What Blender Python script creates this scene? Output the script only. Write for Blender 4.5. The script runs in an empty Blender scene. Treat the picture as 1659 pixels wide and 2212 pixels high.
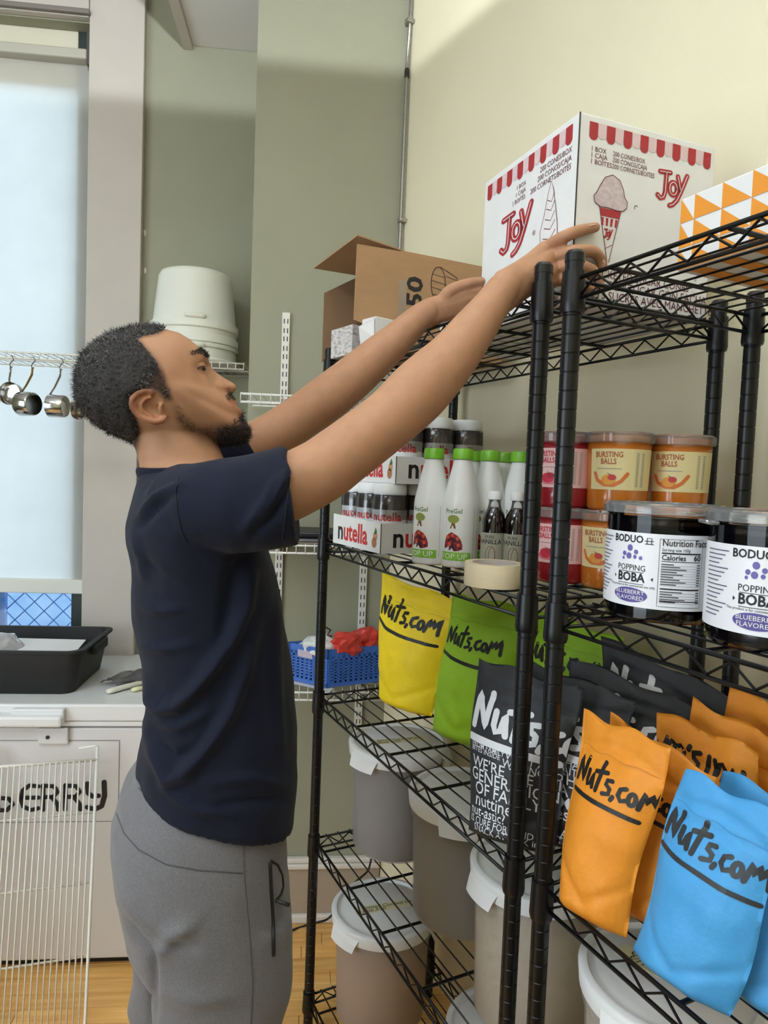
import bpy, bmesh, math, random
import numpy as np
from mathutils import Vector, Matrix, noise
random.seed(7)
C = bpy.context.scene.collection
SC = bpy.context.scene
R = math.radians
# ------------------------------------------------------------ camera
W, H, F = 1659.0, 2212.0, 1492.2
CAM = Vector((-0.6436, -0.8166, 1.5087))
YAW, PITCH, ROLL = R(26.156), R(-3.125), R(2.1525)
fwd = Vector((math.sin(YAW) * math.cos(PITCH), math.cos(YAW) * math.cos(PITCH), math.sin(PITCH)))
rt0 = Vector((math.cos(YAW), -math.sin(YAW), 0)); up0 = rt0.cross(fwd)
crt = math.cos(ROLL) * rt0 + math.sin(ROLL) * up0
cup = -math.sin(ROLL) * rt0 + math.cos(ROLL) * up0
cd = bpy.data.cameras.new('camera'); cam = bpy.data.objects.new('camera', cd); C.objects.link(cam)
cd.sensor_width = 36; cd.lens = F / H * 36; cd.clip_start = 0.02
cam.matrix_world = Matrix((( crt.x, cup.x, -fwd.x, CAM.x), (crt.y, cup.y, -fwd.y, CAM.y), (crt.z, cup.z, -fwd.z, CAM.z), (0, 0, 0, 1)))
SC.camera = cam
# ------------------------------------------------------------ colour management, world, lamps
vs = SC.view_settings
vs.view_transform = 'Standard'; vs.look = 'None'; vs.gamma = 1; vs.use_curve_mapping = False; vs.exposure = 0.0
SC.cycles.use_denoising = True
SC.cycles.max_bounces = 7; SC.cycles.diffuse_bounces = 4; SC.cycles.glossy_bounces = 3; SC.cycles.transparent_max_bounces = 12; SC.cycles.transmission_bounces = 4
SC.cycles.caustics_reflective = False; SC.cycles.caustics_refractive = False
def lin(c):
    return tuple((x / 255 / 12.92) if x / 255 <= 0.04045 else ((x / 255 + 0.055) / 1.055) ** 2.4 for x in c[:3])
wd = bpy.data.worlds.new('sky'); SC.world = wd; wd.use_nodes = True
wd.node_tree.nodes['Background'].inputs[0].default_value = (*lin((196, 224, 246)), 1)
wd.node_tree.nodes['Background'].inputs[1].default_value = 3.6
def area(name, loc, target, sx, sy, power, col):
    l = bpy.data.lights.new(name, 'AREA'); l.shape = 'RECTANGLE'; l.size = sx; l.size_y = sy; l.energy = power; l.color = lin(col)
    o = bpy.data.objects.new(name, l); C.objects.link(o); o.location = loc
    o.rotation_euler = (Vector(target) - Vector(loc)).to_track_quat('-Z', 'Y').to_euler(); return o
LAMP = (232, 244, 255)
area('ceiling_lamp', (-2.1, -0.7, 3.30), (-1.9, -0.6, 0), 1.2, 0.6, 26, LAMP)
area('ceiling_lamp', (-1.9, -2.6, 3.30), (-1.7, -2.4, 0), 1.2, 0.6, 16, LAMP)
area('added_rear_fill', (-1.75, -3.45, 1.45), (-0.3, 0.4, 1.0), 2.2, 2.2, 215, (228, 243, 255))  # unseen fill light added behind the camera to brighten the shelf interiors
area('added_left_fill', (-3.33, -0.35, 1.55), (0.3, -0.1, 1.2), 1.8, 1.9, 62, (228, 243, 255))  # unseen fill light added at left to brighten the shelving and right wall
def uplight(loc, power):                        # lamp in an opaque bowl: lights only what lies above its rim
    l = bpy.data.lights.new('uplight_bowl', 'SPOT'); l.spot_size = math.pi; l.spot_blend = 0.03; l.energy = power; l.color = lin((238, 246, 252)); l.shadow_soft_size = 0.02
    o = bpy.data.objects.new('uplight_bowl', l); C.objects.link(o); o.location = loc; o.rotation_euler = (math.pi, 0, 0); return o
uplight((-0.85, -0.65, 2.755), 150)
# ------------------------------------------------------------ frames
P0 = Vector((0.106, 1.323, 0)); TH = R(-20.5)
DX = Vector((math.cos(TH), math.sin(TH), 0)); DN = Vector((-math.sin(TH), math.cos(TH), 0))
def bw(s, t, z): return P0 + DX * s + DN * t + Vector((0, 0, z))     # along the back wall, into it, up
def ray(u, v): return crt * ((u - W / 2) / F) - cup * ((v - H / 2) / F) + fwd
def at(u, v, d): return CAM + ray(u, v) * d
def onplane(u, v, p, n):
    r = ray(u, v); return CAM + r * ((Vector(p) - CAM).dot(n) / r.dot(n))
def onz(u, v, z): return onplane(u, v, (0, 0, z), Vector((0, 0, 1)))
def onx(u, v, x): return onplane(u, v, (x, 0, 0), Vector((1, 0, 0)))
def ony(u, v, y): return onplane(u, v, (0, y, 0), Vector((0, 1, 0)))
def px(P):
    q = Vector(P) - CAM; d = q.dot(fwd); return (W / 2 + F * q.dot(crt) / d, H / 2 - F * q.dot(cup) / d)
# ------------------------------------------------------------ materials
MATS = {}
def M(name, col=(200, 200, 200), rough=0.5, metal=0.0, var=0.0, vscale=12.0, bump=0.0, bscale=120.0, spec=0.5, stretch=None, col2=None, alpha=1.0, trans=0.0, sub=0.0, coat=0.0, attr=None, random_v=0.0, detail=4.0, emit=None, sheen=0.0, aniso=0.0, contrast=None):
    if name in MATS: return MATS[name]
    m = bpy.data.materials.new(name); m.use_nodes = True; nt = m.node_tree; b = nt.nodes['Principled BSDF']; L = nt.links.new
    b.inputs['Base Color'].default_value = (*lin(col), 1); b.inputs['Roughness'].default_value = rough; b.inputs['Metallic'].default_value = metal
    b.inputs['Specular IOR Level'].default_value = spec; b.inputs['Alpha'].default_value = alpha; b.inputs['Transmission Weight'].default_value = trans
    b.inputs['Coat Weight'].default_value = coat; b.inputs['Subsurface Weight'].default_value = sub; b.inputs['Sheen Weight'].default_value = sheen
    if sub: b.inputs['Subsurface Radius'].default_value = (1, .35, .2); b.inputs['Subsurface Scale'].default_value = 0.008
    if emit: b.inputs['Emission Color'].default_value = (*lin(emit[0]), 1); b.inputs['Emission Strength'].default_value = emit[1]
    tc = None
    def coords(sc_):
        nonlocal tc
        if tc is None: tc = nt.nodes.new('ShaderNodeTexCoord')
        mp = nt.nodes.new('ShaderNodeMapping'); L(tc.outputs['Object'], mp.inputs[0])
        st = stretch or (1, 1, 1); mp.inputs['Scale'].default_value = tuple(sc_ * q for q in st); return mp.outputs[0]
    cout = None
    if var or col2:
        nz = nt.nodes.new('ShaderNodeTexNoise'); nz.inputs['Scale'].default_value = 1.0; nz.inputs['Detail'].default_value = detail; L(coords(vscale), nz.inputs['Vector'])
        rp = nt.nodes.new('ShaderNodeValToRGB'); L(nz.outputs['Fac'], rp.inputs[0])
        lo, hi = contrast or (0.3, 0.7)
        rp.color_ramp.elements[0].position = lo; rp.color_ramp.elements[1].position = hi
        a = lin(col); c2 = lin(col2) if col2 else tuple(x * (1 + var) for x in a); a1 = a if col2 else tuple(x * (1 - var) for x in a)
        rp.color_ramp.elements[0].color = (*a1, 1); rp.color_ramp.elements[1].color = (*c2, 1); cout = rp.outputs[0]
    if attr:
        at_ = nt.nodes.new('ShaderNodeVertexColor'); at_.layer_name = attr; mx = nt.nodes.new('ShaderNodeMix'); mx.data_type = 'RGBA'; mx.blend_type = 'MULTIPLY'; mx.inputs[0].default_value = 1
        if cout is None: mx.inputs['A'].default_value = (*lin(col), 1)
        else: L(cout, mx.inputs['A'])
        L(at_.outputs['Color'], mx.inputs['B']); cout = mx.outputs['Result']
    if random_v:
        oi = nt.nodes.new('ShaderNodeObjectInfo'); mr = nt.nodes.new('ShaderNodeMapRange'); mr.inputs[3].default_value = 1 - random_v; mr.inputs[4].default_value = 1 + random_v; L(oi.outputs['Random'], mr.inputs[0])
        hs = nt.nodes.new('ShaderNodeHueSaturation'); L(mr.outputs[0], hs.inputs['Value'])
        if cout is None: hs.inputs['Color'].default_value = (*lin(col), 1)
        else: L(cout, hs.inputs['Color'])
        cout = hs.outputs[0]
    if cout is not None: L(cout, b.inputs['Base Color'])
    if bump:
        nz = nt.nodes.new('ShaderNodeTexNoise'); nz.inputs['Scale'].default_value = 1.0; nz.inputs['Detail'].default_value = 3; L(coords(bscale), nz.inputs['Vector'])
        bp = nt.nodes.new('ShaderNodeBump'); bp.inputs['Strength'].default_value = bump; bp.inputs['Distance'].default_value = 0.002; L(nz.outputs['Fac'], bp.inputs['Height']); L(bp.outputs[0], b.inputs['Normal'])
    MATS[name] = m; return m
def clear(name, tint=(255, 255, 255), gl=0.08, rough=0.08, veil=0.0):      # thin clear plastic: see-through with a sharp sheen
    if name in MATS: return MATS[name]
    m = bpy.data.materials.new(name); m.use_nodes = True; nt = m.node_tree; nt.nodes.remove(nt.nodes['Principled BSDF']); L = nt.links.new
    t = nt.nodes.new('ShaderNodeBsdfTransparent'); t.inputs[0].default_value = (*lin(tint), 1); g = nt.nodes.new('ShaderNodeBsdfGlossy'); g.inputs['Roughness'].default_value = rough
    d = nt.nodes.new('ShaderNodeBsdfDiffuse'); d.inputs[0].default_value = (.8, .8, .8, 1); fr = nt.nodes.new('ShaderNodeFresnel'); fr.inputs[0].default_value = 1.3 + gl * 2
    x0 = nt.nodes.new('ShaderNodeMixShader'); x0.inputs[0].default_value = veil; L(t.outputs[0], x0.inputs[1]); L(d.outputs[0], x0.inputs[2])
    x = nt.nodes.new('ShaderNodeMixShader'); L(fr.outputs[0], x.inputs[0]); L(x0.outputs[0], x.inputs[1]); L(g.outputs[0], x.inputs[2]); L(x.outputs[0], nt.nodes['Material Output'].inputs[0])
    MATS[name] = m; return m
# ------------------------------------------------------------ mesh builder
class MB:
    def __init__(s): s.v = []; s.f = []
    def add(s, vs_, fs):
        o = len(s.v); s.v += [tuple(x) for x in vs_]; s.f += [tuple(i + o for i in q) for q in fs]; return s
    def box(s, x0, x1, y0, y1, z0, z1):
        return s.add([(x0, y0, z0), (x1, y0, z0), (x1, y1, z0), (x0, y1, z0), (x0, y0, z1), (x1, y0, z1), (x1, y1, z1), (x0, y1, z1)],
                     [(0, 3, 2, 1), (4, 5, 6, 7), (0, 1, 5, 4), (1, 2, 6, 5), (2, 3, 7, 6), (3, 0, 4, 7)])
    def bbox(s, x0, x1, y0, y1, z0, z1, b=0.003):        # box with chamfered edges
        bm = bmesh.new(); bmesh.ops.create_cube(bm, size=1)
        for v in bm.verts: v.co = Vector(((x0 + x1) / 2 + v.co.x * (x1 - x0), (y0 + y1) / 2 + v.co.y * (y1 - y0), (z0 + z1) / 2 + v.co.z * (z1 - z0)))
        bmesh.ops.bevel(bm, geom=bm.edges[:], offset=b, segments=2, affect='EDGES', profile=0.5)
        bm.verts.index_update(); s.add([v.co[:] for v in bm.verts], [[v.index for v in f.verts] for f in bm.faces]); bm.free(); return s
    def tube(s, path, r, n=8, cap=True, closed=False):
        path = [Vector(p) for p in path]; m = len(path); rings = []; ref = None
        for i, p in enumerate(path):
            if closed: t = (path[(i + 1) % m] - path[i - 1]).normalized()
            else: t = (path[min(i + 1, m - 1)] - path[max(i - 1, 0)]).normalized()
            if ref is None: ref = Vector((0, 0, 1)) if abs(t.z) < 0.9 else Vector((1, 0, 0))
            u = (ref - t * ref.dot(t)).normalized(); w = t.cross(u); ref = u
            rr = r[i] if isinstance(r, (list, tuple)) else r
            ra, rb = rr if isinstance(rr, (list, tuple)) else (rr, rr)
            rings.append([p + u * math.cos(2 * math.pi * k / n) * ra + w * math.sin(2 * math.pi * k / n) * rb for k in range(n)])
        vs_ = [q for rg in rings for q in rg]; fs = []
        for i in range(m if closed else m - 1):
            j = (i + 1) % m
            for k in range(n): fs.append((i * n + k, i * n + (k + 1) % n, j * n + (k + 1) % n, j * n + k))
        if cap and not closed: fs.append(tuple(range(n - 1, -1, -1))); fs.append(tuple((m - 1) * n + k for k in range(n)))
        return s.add(vs_, fs)
    def lathe(s, prof, n=32, c=(0, 0, 0), a0=0.0, a1=2 * math.pi, cap=False):
        full = abs(a1 - a0 - 2 * math.pi) < 1e-6; k = n if full else n + 1; vs_ = []; fs = []
        for r, z in prof:
            for i in range(k):
                a = a0 + (a1 - a0) * i / n; vs_.append((c[0] + r * math.cos(a), c[1] + r * math.sin(a), c[2] + z))
        for j in range(len(prof) - 1):
            for i in range(n):
                i2 = (i + 1) % k; fs.append((j * k + i, j * k + i2, (j + 1) * k + i2, (j + 1) * k + i))
        if cap: fs.append(tuple(range(k - 1, -1, -1))); fs.append(tuple((len(prof) - 1) * k + i for i in range(k)))
        return s.add(vs_, fs)
    def grid(s, fn, nu, nv, wrap_u=False):
        vs_ = []; ku = nu if wrap_u else nu + 1
        for j in range(nv + 1):
            for i in range(ku): vs_.append(tuple(fn(i / nu, j / nv)))
        fs = []
        for j in range(nv):
            for i in range(nu):
                i2 = (i + 1) % ku; fs.append((j * ku + i, j * ku + i2, (j + 1) * ku + i2, (j + 1) * ku + i))
        return s.add(vs_, fs)
    def poly(s, pts, fn=None):
        pts = [fn(*p) if fn else p for p in pts]; return s.add(pts, [tuple(range(len(pts)))])
    def fan(s, pts, fn):                      # filled outline laid on a curved surface in rings
        cx = sum(p[0] for p in pts) / len(pts); cy = sum(p[1] for p in pts) / len(pts); n = len(pts); vs_ = [fn(cx, cy)]
        for k in (.35, .7, 1.0): vs_ += [fn(cx + (x - cx) * k, cy + (y - cy) * k) for x, y in pts]
        fs = [(0, 1 + i, 1 + (i + 1) % n) for i in range(n)]
        for r in range(2): fs += [(1 + r * n + i, 1 + (r + 1) * n + i, 1 + (r + 1) * n + (i + 1) % n, 1 + r * n + (i + 1) % n) for i in range(n)]
        return s.add(vs_, fs)
    def ribbon(s, pts, w, fn, step=None, round_=True):    # brush stroke in 2-D laid on a surface by fn(x, y)
        if step:
            q = [pts[0]]
            for a, b in zip(pts, pts[1:]):
                k = max(1, int(math.dist(a, b) / step)); q += [(a[0] + (b[0] - a[0]) * i / k, a[1] + (b[1] - a[1]) * i / k) for i in range(1, k + 1)]
            pts = q
        n = len(pts); Lp = []; Rp = []
        for i, p in enumerate(pts):
            a = pts[max(i - 1, 0)]; b = pts[min(i + 1, n - 1)]; dx, dy = b[0] - a[0], b[1] - a[1]; l = math.hypot(dx, dy) or 1
            ww = (w[i * len(w) // n] if isinstance(w, (list, tuple)) else w) / 2
            Lp.append((p[0] - dy / l * ww, p[1] + dx / l * ww)); Rp.append((p[0] + dy / l * ww, p[1] - dx / l * ww))
        s.add([fn(*q) for q in Lp + Rp], [(n + i, n + i + 1, i + 1, i) for i in range(n - 1)])
        if round_:
            for p, q, sgn in ((pts[0], pts[1], -1), (pts[-1], pts[-2], -1)):
                ww = (w[0] if isinstance(w, (list, tuple)) else w) / 2; dx, dy = q[0] - p[0], q[1] - p[1]; a = math.atan2(dy, dx) + math.pi / 2
                s.add([fn(p[0] + ww * math.cos(a + math.pi * k / 5), p[1] + ww * math.sin(a + math.pi * k / 5)) for k in range(6)], [tuple(range(6))])
        return s
    def xf(s, m):
        s.v = [tuple(m @ Vector(q)) for q in s.v]; return s
    def mesh(s, name, mat, smooth=True):
        me = bpy.data.meshes.new(name); me.from_pydata(s.v, [], s.f)
        if mat is not None: me.materials.append(mat)
        me.validate()
        if smooth: me.shade_smooth(); 
        return me
MW = {}
def put(name, mb, mat, parent=None, smooth=False, world=False, loc=None, rz=0.0, kind=None, label=None, angle=None):
    me = mb if isinstance(mb, bpy.types.Mesh) else None
    if me is None:
        if world and parent is not None:
            inv = MW[parent.name].inverted(); mb.v = [tuple(inv @ Vector(q)) for q in mb.v]
        me = mb.mesh(name, mat, smooth or angle is not None)
        if angle is not None:
            bm = bmesh.new(); bm.from_mesh(me)
            for e in bm.edges:
                if len(e.link_faces) == 2 and e.calc_face_angle(0) > R(angle): e.smooth = False
            bm.to_mesh(me); bm.free()
    o = bpy.data.objects.new(name, me); C.objects.link(o)
    if loc is not None: o.location = loc
    o.rotation_euler.z = rz
    m = Matrix.Translation(Vector(loc) if loc is not None else Vector((0, 0, 0))) @ Matrix.Rotation(rz, 4, 'Z')
    if parent is not None: o.parent = parent; m = MW[parent.name] @ m
    MW[o.name] = m
    if kind: o['kind'] = kind
    if label: o['label'] = label
    return o
def tag(o, label, cat, group=None):
    o['label'] = label; o['category'] = cat
    if group: o['group'] = group
    return o
def thing(name, label, cat, loc=(0, 0, 0), rz=0.0, group=None, rot=None):
    o = bpy.data.objects.new(name, None); C.objects.link(o); o.empty_display_size = 0.05; o.location = loc
    if rot is not None:
        o.rotation_euler = rot.to_euler(); m = Matrix.Translation(Vector(loc)) @ rot.to_4x4()
    else:
        o.rotation_euler.z = rz; m = Matrix.Translation(Vector(loc)) @ Matrix.Rotation(rz, 4, 'Z')
    MW[o.name] = m; return tag(o, label, cat, group)
def struct(name, mb, mat, **k):
    o = put(name, mb, mat, **k)
    if k.get('parent') is None: o['kind'] = 'structure'
    return o
def setroot(name, loc=(0, 0, 0), rz=0.0):
    o = bpy.data.objects.new(name, None); C.objects.link(o); o.location = loc; o.rotation_euler.z = rz
    MW[o.name] = Matrix.Translation(Vector(loc)) @ Matrix.Rotation(rz, 4, 'Z'); o['kind'] = 'structure'; return o
TXT = {}
def text2d(s, size=1.0, align='CENTER', spacing=1.0, bold=0.0, shear=0.0):
    key = (s, align, spacing, bold, shear)
    if key not in TXT:
        cu = bpy.data.curves.new('t', 'FONT'); cu.body = s; cu.align_x = align; cu.size = 1.0; cu.resolution_u = 2; cu.offset = bold; cu.space_character = spacing; cu.shear = shear
        ob = bpy.data.objects.new('t', cu); me = bpy.data.meshes.new_from_object(ob)
        TXT[key] = ([v.co[:2] for v in me.vertices], [tuple(p.vertices) for p in me.polygons])
        bpy.data.objects.remove(ob); bpy.data.curves.remove(cu); bpy.data.meshes.remove(me)
    v, f = TXT[key]; return [(x * size, y * size) for x, y in v], f
def addtext(mb, s, size, fn, x=0, y=0, align='CENTER', sx=1.0, rot=0.0, **k):
    v, f = text2d(s, size, align, **k); c, sn = math.cos(rot), math.sin(rot)
    return mb.add([fn(x + (a * sx) * c - b * sn, y + (a * sx) * sn + b * c) for a, b in v], f)
def ell(cx, cy, rx, ry, n=20, a0=0, a1=2 * math.pi): return [(cx + rx * math.cos(a0 + (a1 - a0) * i / n), cy + ry * math.sin(a0 + (a1 - a0) * i / n)) for i in range(n if abs(a1 - a0 - 2 * math.pi) < 1e-6 else n + 1)]
def copy_tree(o, parent=None):
    c = o.copy(); C.objects.link(c); c.parent = parent
    for ch in list(o.children): copy_tree(ch, c)
    return c
# ------------------------------------------------------------ the setting
GREEN = M('wall_paint_green', (149, 148, 126), 0.75, var=0.03, vscale=3, bump=0.15, bscale=300)
CREAM = M('wall_paint_cream', (228, 219, 190), 0.7, var=0.025, vscale=2.5, bump=0.12, bscale=260)
CASING = M('casing_paint_greige', (190, 182, 172), 0.55, var=0.03, vscale=6)
BASEP = M('baseboard_paint', (166, 152, 134), 0.55, var=0.04, vscale=6)
TRIMW = M('trim_paint_white', (222, 215, 205), 0.5, var=0.06, vscale=30)
WHITE_CEIL = M('ceiling_paint', (228, 226, 224), 0.8)
fl = struct('floor', MB().box(-3.4, 1.6, -3.6, 3.0, -0.1, -0.006), M('subfloor', (90, 60, 35), 0.8))
PLK = M('oak_strip', (220, 156, 78), 0.38, col2=(246, 200, 124), vscale=7, stretch=(0.6, 9, 3), random_v=0.16, detail=6, coat=0.15, bump=0.05, bscale=40)
pw = 0.057; t = -1.9; rowi = 0
while t < 0.36:
    s = -2.3 + (rowi * 0.37) % 0.8
    while s < 0.75:
        L_ = random.uniform(0.5, 1.1); e = min(s + L_, 0.8)
        put('plank', MB().bbox(s + 0.0006, e - 0.0006, t + 0.0005, t + pw - 0.0005, -0.006, random.uniform(-0.0004, 0.0004), 0.0012), PLK, parent=fl, loc=P0, rz=TH)
        s = e
    t += pw; rowi += 1
def bwall(name, mat, boxes, parent=None):
    mb = MB()
    for b in boxes: mb.box(*b)
    return struct(name, mb, mat, loc=P0, rz=TH)
WS0, WS1, WZ0, WZ1 = -1.75, -0.792, 0.84, 3.052         # window opening
bwall('wall_back', GREEN, [(WS1, 0.35, 0.348, 0.50, 0, 3.4), (WS0, WS1, 0.348, 0.50, WZ1, 3.4), (WS0, WS1, 0.348, 0.50, 0, WZ0), (-3.2, WS0, 0.348, 0.5, 0, 3.4)])
bwall('wall_chase', GREEN, [(-0.18, 0.45, 0.0, 0.347, 0, 3.4)])
bwall('wall_left', GREEN, [(-3.2, -3.05, -4.4, 0.348, 0, 3.4)])
bwall('wall_front', CREAM, [(-3.2, 2.6, -4.5, -4.4, 0, 3.4)])
RWA = math.atan(0.085)                                     # right wall stands a little off the shelving
struct('wall_right', MB().box(0, 0.12, -5.2, 0.25, 0, 3.4), CREAM, loc=(0.384, 1.22, 0), rz=RWA)
struct('ceiling', MB().box(-4.5, 2.2, -5.5, 2.6, 3.38, 3.45), WHITE_CEIL)
wf2 = setroot('fill_frame_rear', (-1.75, -3.45, 0), math.atan2(3.85, 1.45) - math.pi / 2)      # made-up frame around the added fill light behind the camera
for x0, x1, z0, z1 in ((-1.18, -1.1, .3, 2.6), (1.1, 1.18, .3, 2.6), (-1.18, 1.18, .25, .33), (-1.18, 1.18, 2.56, 2.64)): put('fill_light_frame', MB().bbox(x0, x1, -.1, -.02, z0, z1, .004), CASING, parent=wf2)
wf3 = setroot('fill_frame_left', (-3.33, -0.35, 0), math.atan2(.25, 3.63) - math.pi / 2)      # made-up frame around the added fill light at the left
for x0, x1, z0, z1 in ((-.98, -.9, .5, 2.6), (.9, .98, .5, 2.6), (-.98, .98, .48, .56), (-.98, .98, 2.54, 2.62)): put('fill_light_frame', MB().bbox(x0, x1, -.1, -.02, z0, z1, .004), CASING, parent=wf3)
# soffit over the recess and its side board
so = bwall('trim_1', WHITE_CEIL, [(-0.44, 0.4, -1.2, 0.346, 3.01, 3.379)])
bwall('trim_2', CASING, [(-0.474, -0.441, -1.2, 0.346, 2.995, 3.379)])
# casing boards around the window
cs = setroot('trim_3', P0, TH)
put('casing_board', MB().bbox(-0.790, -0.603, 0.318, 0.347, 0.0, 3.38, 0.003), CASING, parent=cs)
put('casing_board', MB().bbox(-1.95, -0.792, 0.318, 0.347, 3.056, 3.38, 0.003), CASING, parent=cs)
put('casing_bead', MB().bbox(-1.95, -0.785, 0.300, 0.318, 3.058, 3.075, 0.004), M('casing_bead', (120, 112, 104), 0.6), parent=cs)
put('paint_chip', MB().poly([(-0.602, 0.3472, 2.352), (-0.594, 0.3472, 2.356), (-0.592, 0.3472, 2.34), (-0.599, 0.3472, 2.33)]), TRIMW, parent=cs)
put('paint_chip', MB().poly([(-0.598, 0.3472, 2.217), (-0.590, 0.3472, 2.222), (-0.589, 0.3472, 2.205), (-0.596, 0.3472, 2.2)]), TRIMW, parent=cs)
# baseboard on the chase
bb = setroot('baseboard_back', P0, TH)
put('board', MB().bbox(-0.18, 0.30, -0.018, -0.0005, 0.03, 0.186, 0.002), BASEP, parent=bb)
put('cap', MB().bbox(-0.18, 0.30, -0.03, -0.0005, 0.187, 0.203, 0.004).bbox(-0.18, 0.30, -0.022, -0.0005, 0.204, 0.22, 0.004), TRIMW, parent=bb)
put('shoe', MB().bbox(-0.18, 0.30, -0.03, -0.0005, 0.0, 0.03, 0.006), TRIMW, parent=bb)
# window: sash, panes, sill
wn = setroot('window_1', P0, TH)
SASH = M('sash_paint', (40, 52, 48), 0.45)
sw = 0.062
put('sash_stile', MB().bbox(WS1 - sw, WS1, 0.40, 0.44, WZ0, WZ1, 0.003), SASH, parent=wn)
put('sash_stile', MB().bbox(WS0, WS0 + sw, 0.40, 0.44, WZ0, WZ1, 0.003), SASH, parent=wn)
put('sash_rail', MB().bbox(WS0 + sw, WS1 - sw, 0.40, 0.44, WZ0, WZ0 + 0.03, 0.003), SASH, parent=wn)
put('sash_rail', MB().bbox(WS0 + sw, WS1 - sw, 0.40, 0.44, WZ1 - 0.21, WZ1, 0.003), M('sash_head', (214, 208, 186), 0.5), parent=wn)
GLASS = bpy.data.materials.new('window_glass'); GLASS.use_nodes = True
nt = GLASS.node_tree; nt.nodes.remove(nt.nodes['Principled BSDF']); tr = nt.nodes.new('ShaderNodeBsdfTransparent'); gl = nt.nodes.new('ShaderNodeBsdfGlossy'); gl.inputs[1].default_value = 0.05; mx = nt.nodes.new('ShaderNodeMixShader'); mx.inputs[0].default_value = 0.06
nt.links.new(tr.outputs[0], mx.inputs[1]); nt.links.new(gl.outputs[0], mx.inputs[2]); nt.links.new(mx.outputs[0], nt.nodes['Material Output'].inputs[0])
put('pane', MB().box(WS0 + sw, WS1 - sw, 0.418, 0.422, WZ0 + 0.03, WZ1 - 0.21), GLASS, parent=wn)
put('sill', MB().bbox(WS0 - 0.05, WS1 + 0.0, 0.30, 0.40, WZ0 - 0.03, WZ0 - 0.002, 0.004), CASING, parent=wn)
# roller shade in front of the sash
def translucent(name, col, mix):
    m = bpy.data.materials.new(name); m.use_nodes = True; nt = m.node_tree; nt.nodes.remove(nt.nodes['Principled BSDF'])
    d = nt.nodes.new('ShaderNodeBsdfDiffuse'); t_ = nt.nodes.new('ShaderNodeBsdfTranslucent'); x = nt.nodes.new('ShaderNodeMixShader'); x.inputs[0].default_value = mix
    nz = nt.nodes.new('ShaderNodeTexNoise'); nz.inputs['Scale'].default_value = 5; nz.inputs['Detail'].default_value = 5; rp = nt.nodes.new('ShaderNodeValToRGB')
    a = lin(col); rp.color_ramp.elements[0].position = .35; rp.color_ramp.elements[1].position = .7; rp.color_ramp.elements[0].color = (*[q * .93 for q in a], 1); rp.color_ramp.elements[1].color = (*a, 1)
    tc = nt.nodes.new('ShaderNodeTexCoord'); nt.links.new(tc.outputs['Object'], nz.inputs['Vector']); nt.links.new(nz.outputs['Fac'], rp.inputs[0])
    for n_ in (d, t_): nt.links.new(rp.outputs[0], n_.inputs['Color'])
    nt.links.new(d.outputs[0], x.inputs[1]); nt.links.new(t_.outputs[0], x.inputs[2]); nt.links.new(x.outputs[0], nt.nodes['Material Output'].inputs[0]); return m
SHADE = translucent('shade_fabric', (226, 224, 216), 0.52)
sh = thing('roller_shade', 'white translucent roller shade glowing in the window above the chest freezer', 'window shade', bw(-1.2, 0.389, 1.0), TH)
put('shade_fabric', MB().grid(lambda u, v: (-0.62 + u * 1.027, 0.002 * math.sin(u * 9), 0.05 + v * 1.90), 24, 4), SHADE, sh, smooth=True)
put('hem_bar', MB().bbox(-0.62, 0.407, -0.014, 0.006, 0.022, 0.075, 0.004), M('hem_bar', (222, 220, 210), 0.6), sh)
put('roller_tube', MB().bbox(-0.62, 0.394, -0.045, 0.006, 1.93, 1.965, 0.006), M('roller_tube', (176, 172, 158), 0.5), sh)
put('roller_bracket', MB().box(0.395, 0.407, -0.05, 0.006, 1.91, 2.02), M('bracket_dark', (70, 66, 60), 0.5), sh)
put('chain_clip', MB().bbox(0.402, 0.414, -0.026, -0.010, 0.025, 0.07, 0.005), M('clip_white', (220, 220, 214), 0.4), sh)
# outside: yard fence and pavement seen through the gap under the shade
yd = setroot('trim_4', P0, TH)
put('pavement', MB().box(-6, 3, 0.8, 7, -0.6, -0.5), M('pavement', (196, 186, 190), 0.9, col2=(225, 215, 214), vscale=6), yd)
put('neighbour_wall', MB().box(-7, 4, 6.0, 6.2, -0.6, 1.6), M('neighbour_wall', (150, 170, 190), 0.9, col2=(120, 150, 180), vscale=3), yd)
FW = M('fence_wire', (70, 110, 170), 0.5, 0.3)
mb = MB()
for k in range(46):
    x = -3.0 + k * 0.1
    mb.tube([(x, 1.6, -0.5), (x + 1.5, 1.6, 1.0)], 0.003, 4); mb.tube([(x + 1.5, 1.6, -0.5), (x, 1.6, 1.0)], 0.003, 4)
put('fence_mesh', mb, FW, yd)
for x in (-1.62, -0.86, -0.05): put('fence_post', MB().tube([(x, 1.6, -0.5), (x, 1.6, 1.05)], 0.03, 10), FW, yd)
put('fence_brace', MB().tube([(-1.5, 1.62, -0.2), (-0.5, 1.62, 1.2)], 0.022, 8), M('fence_brace', (190, 205, 225), 0.5), yd)
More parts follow.
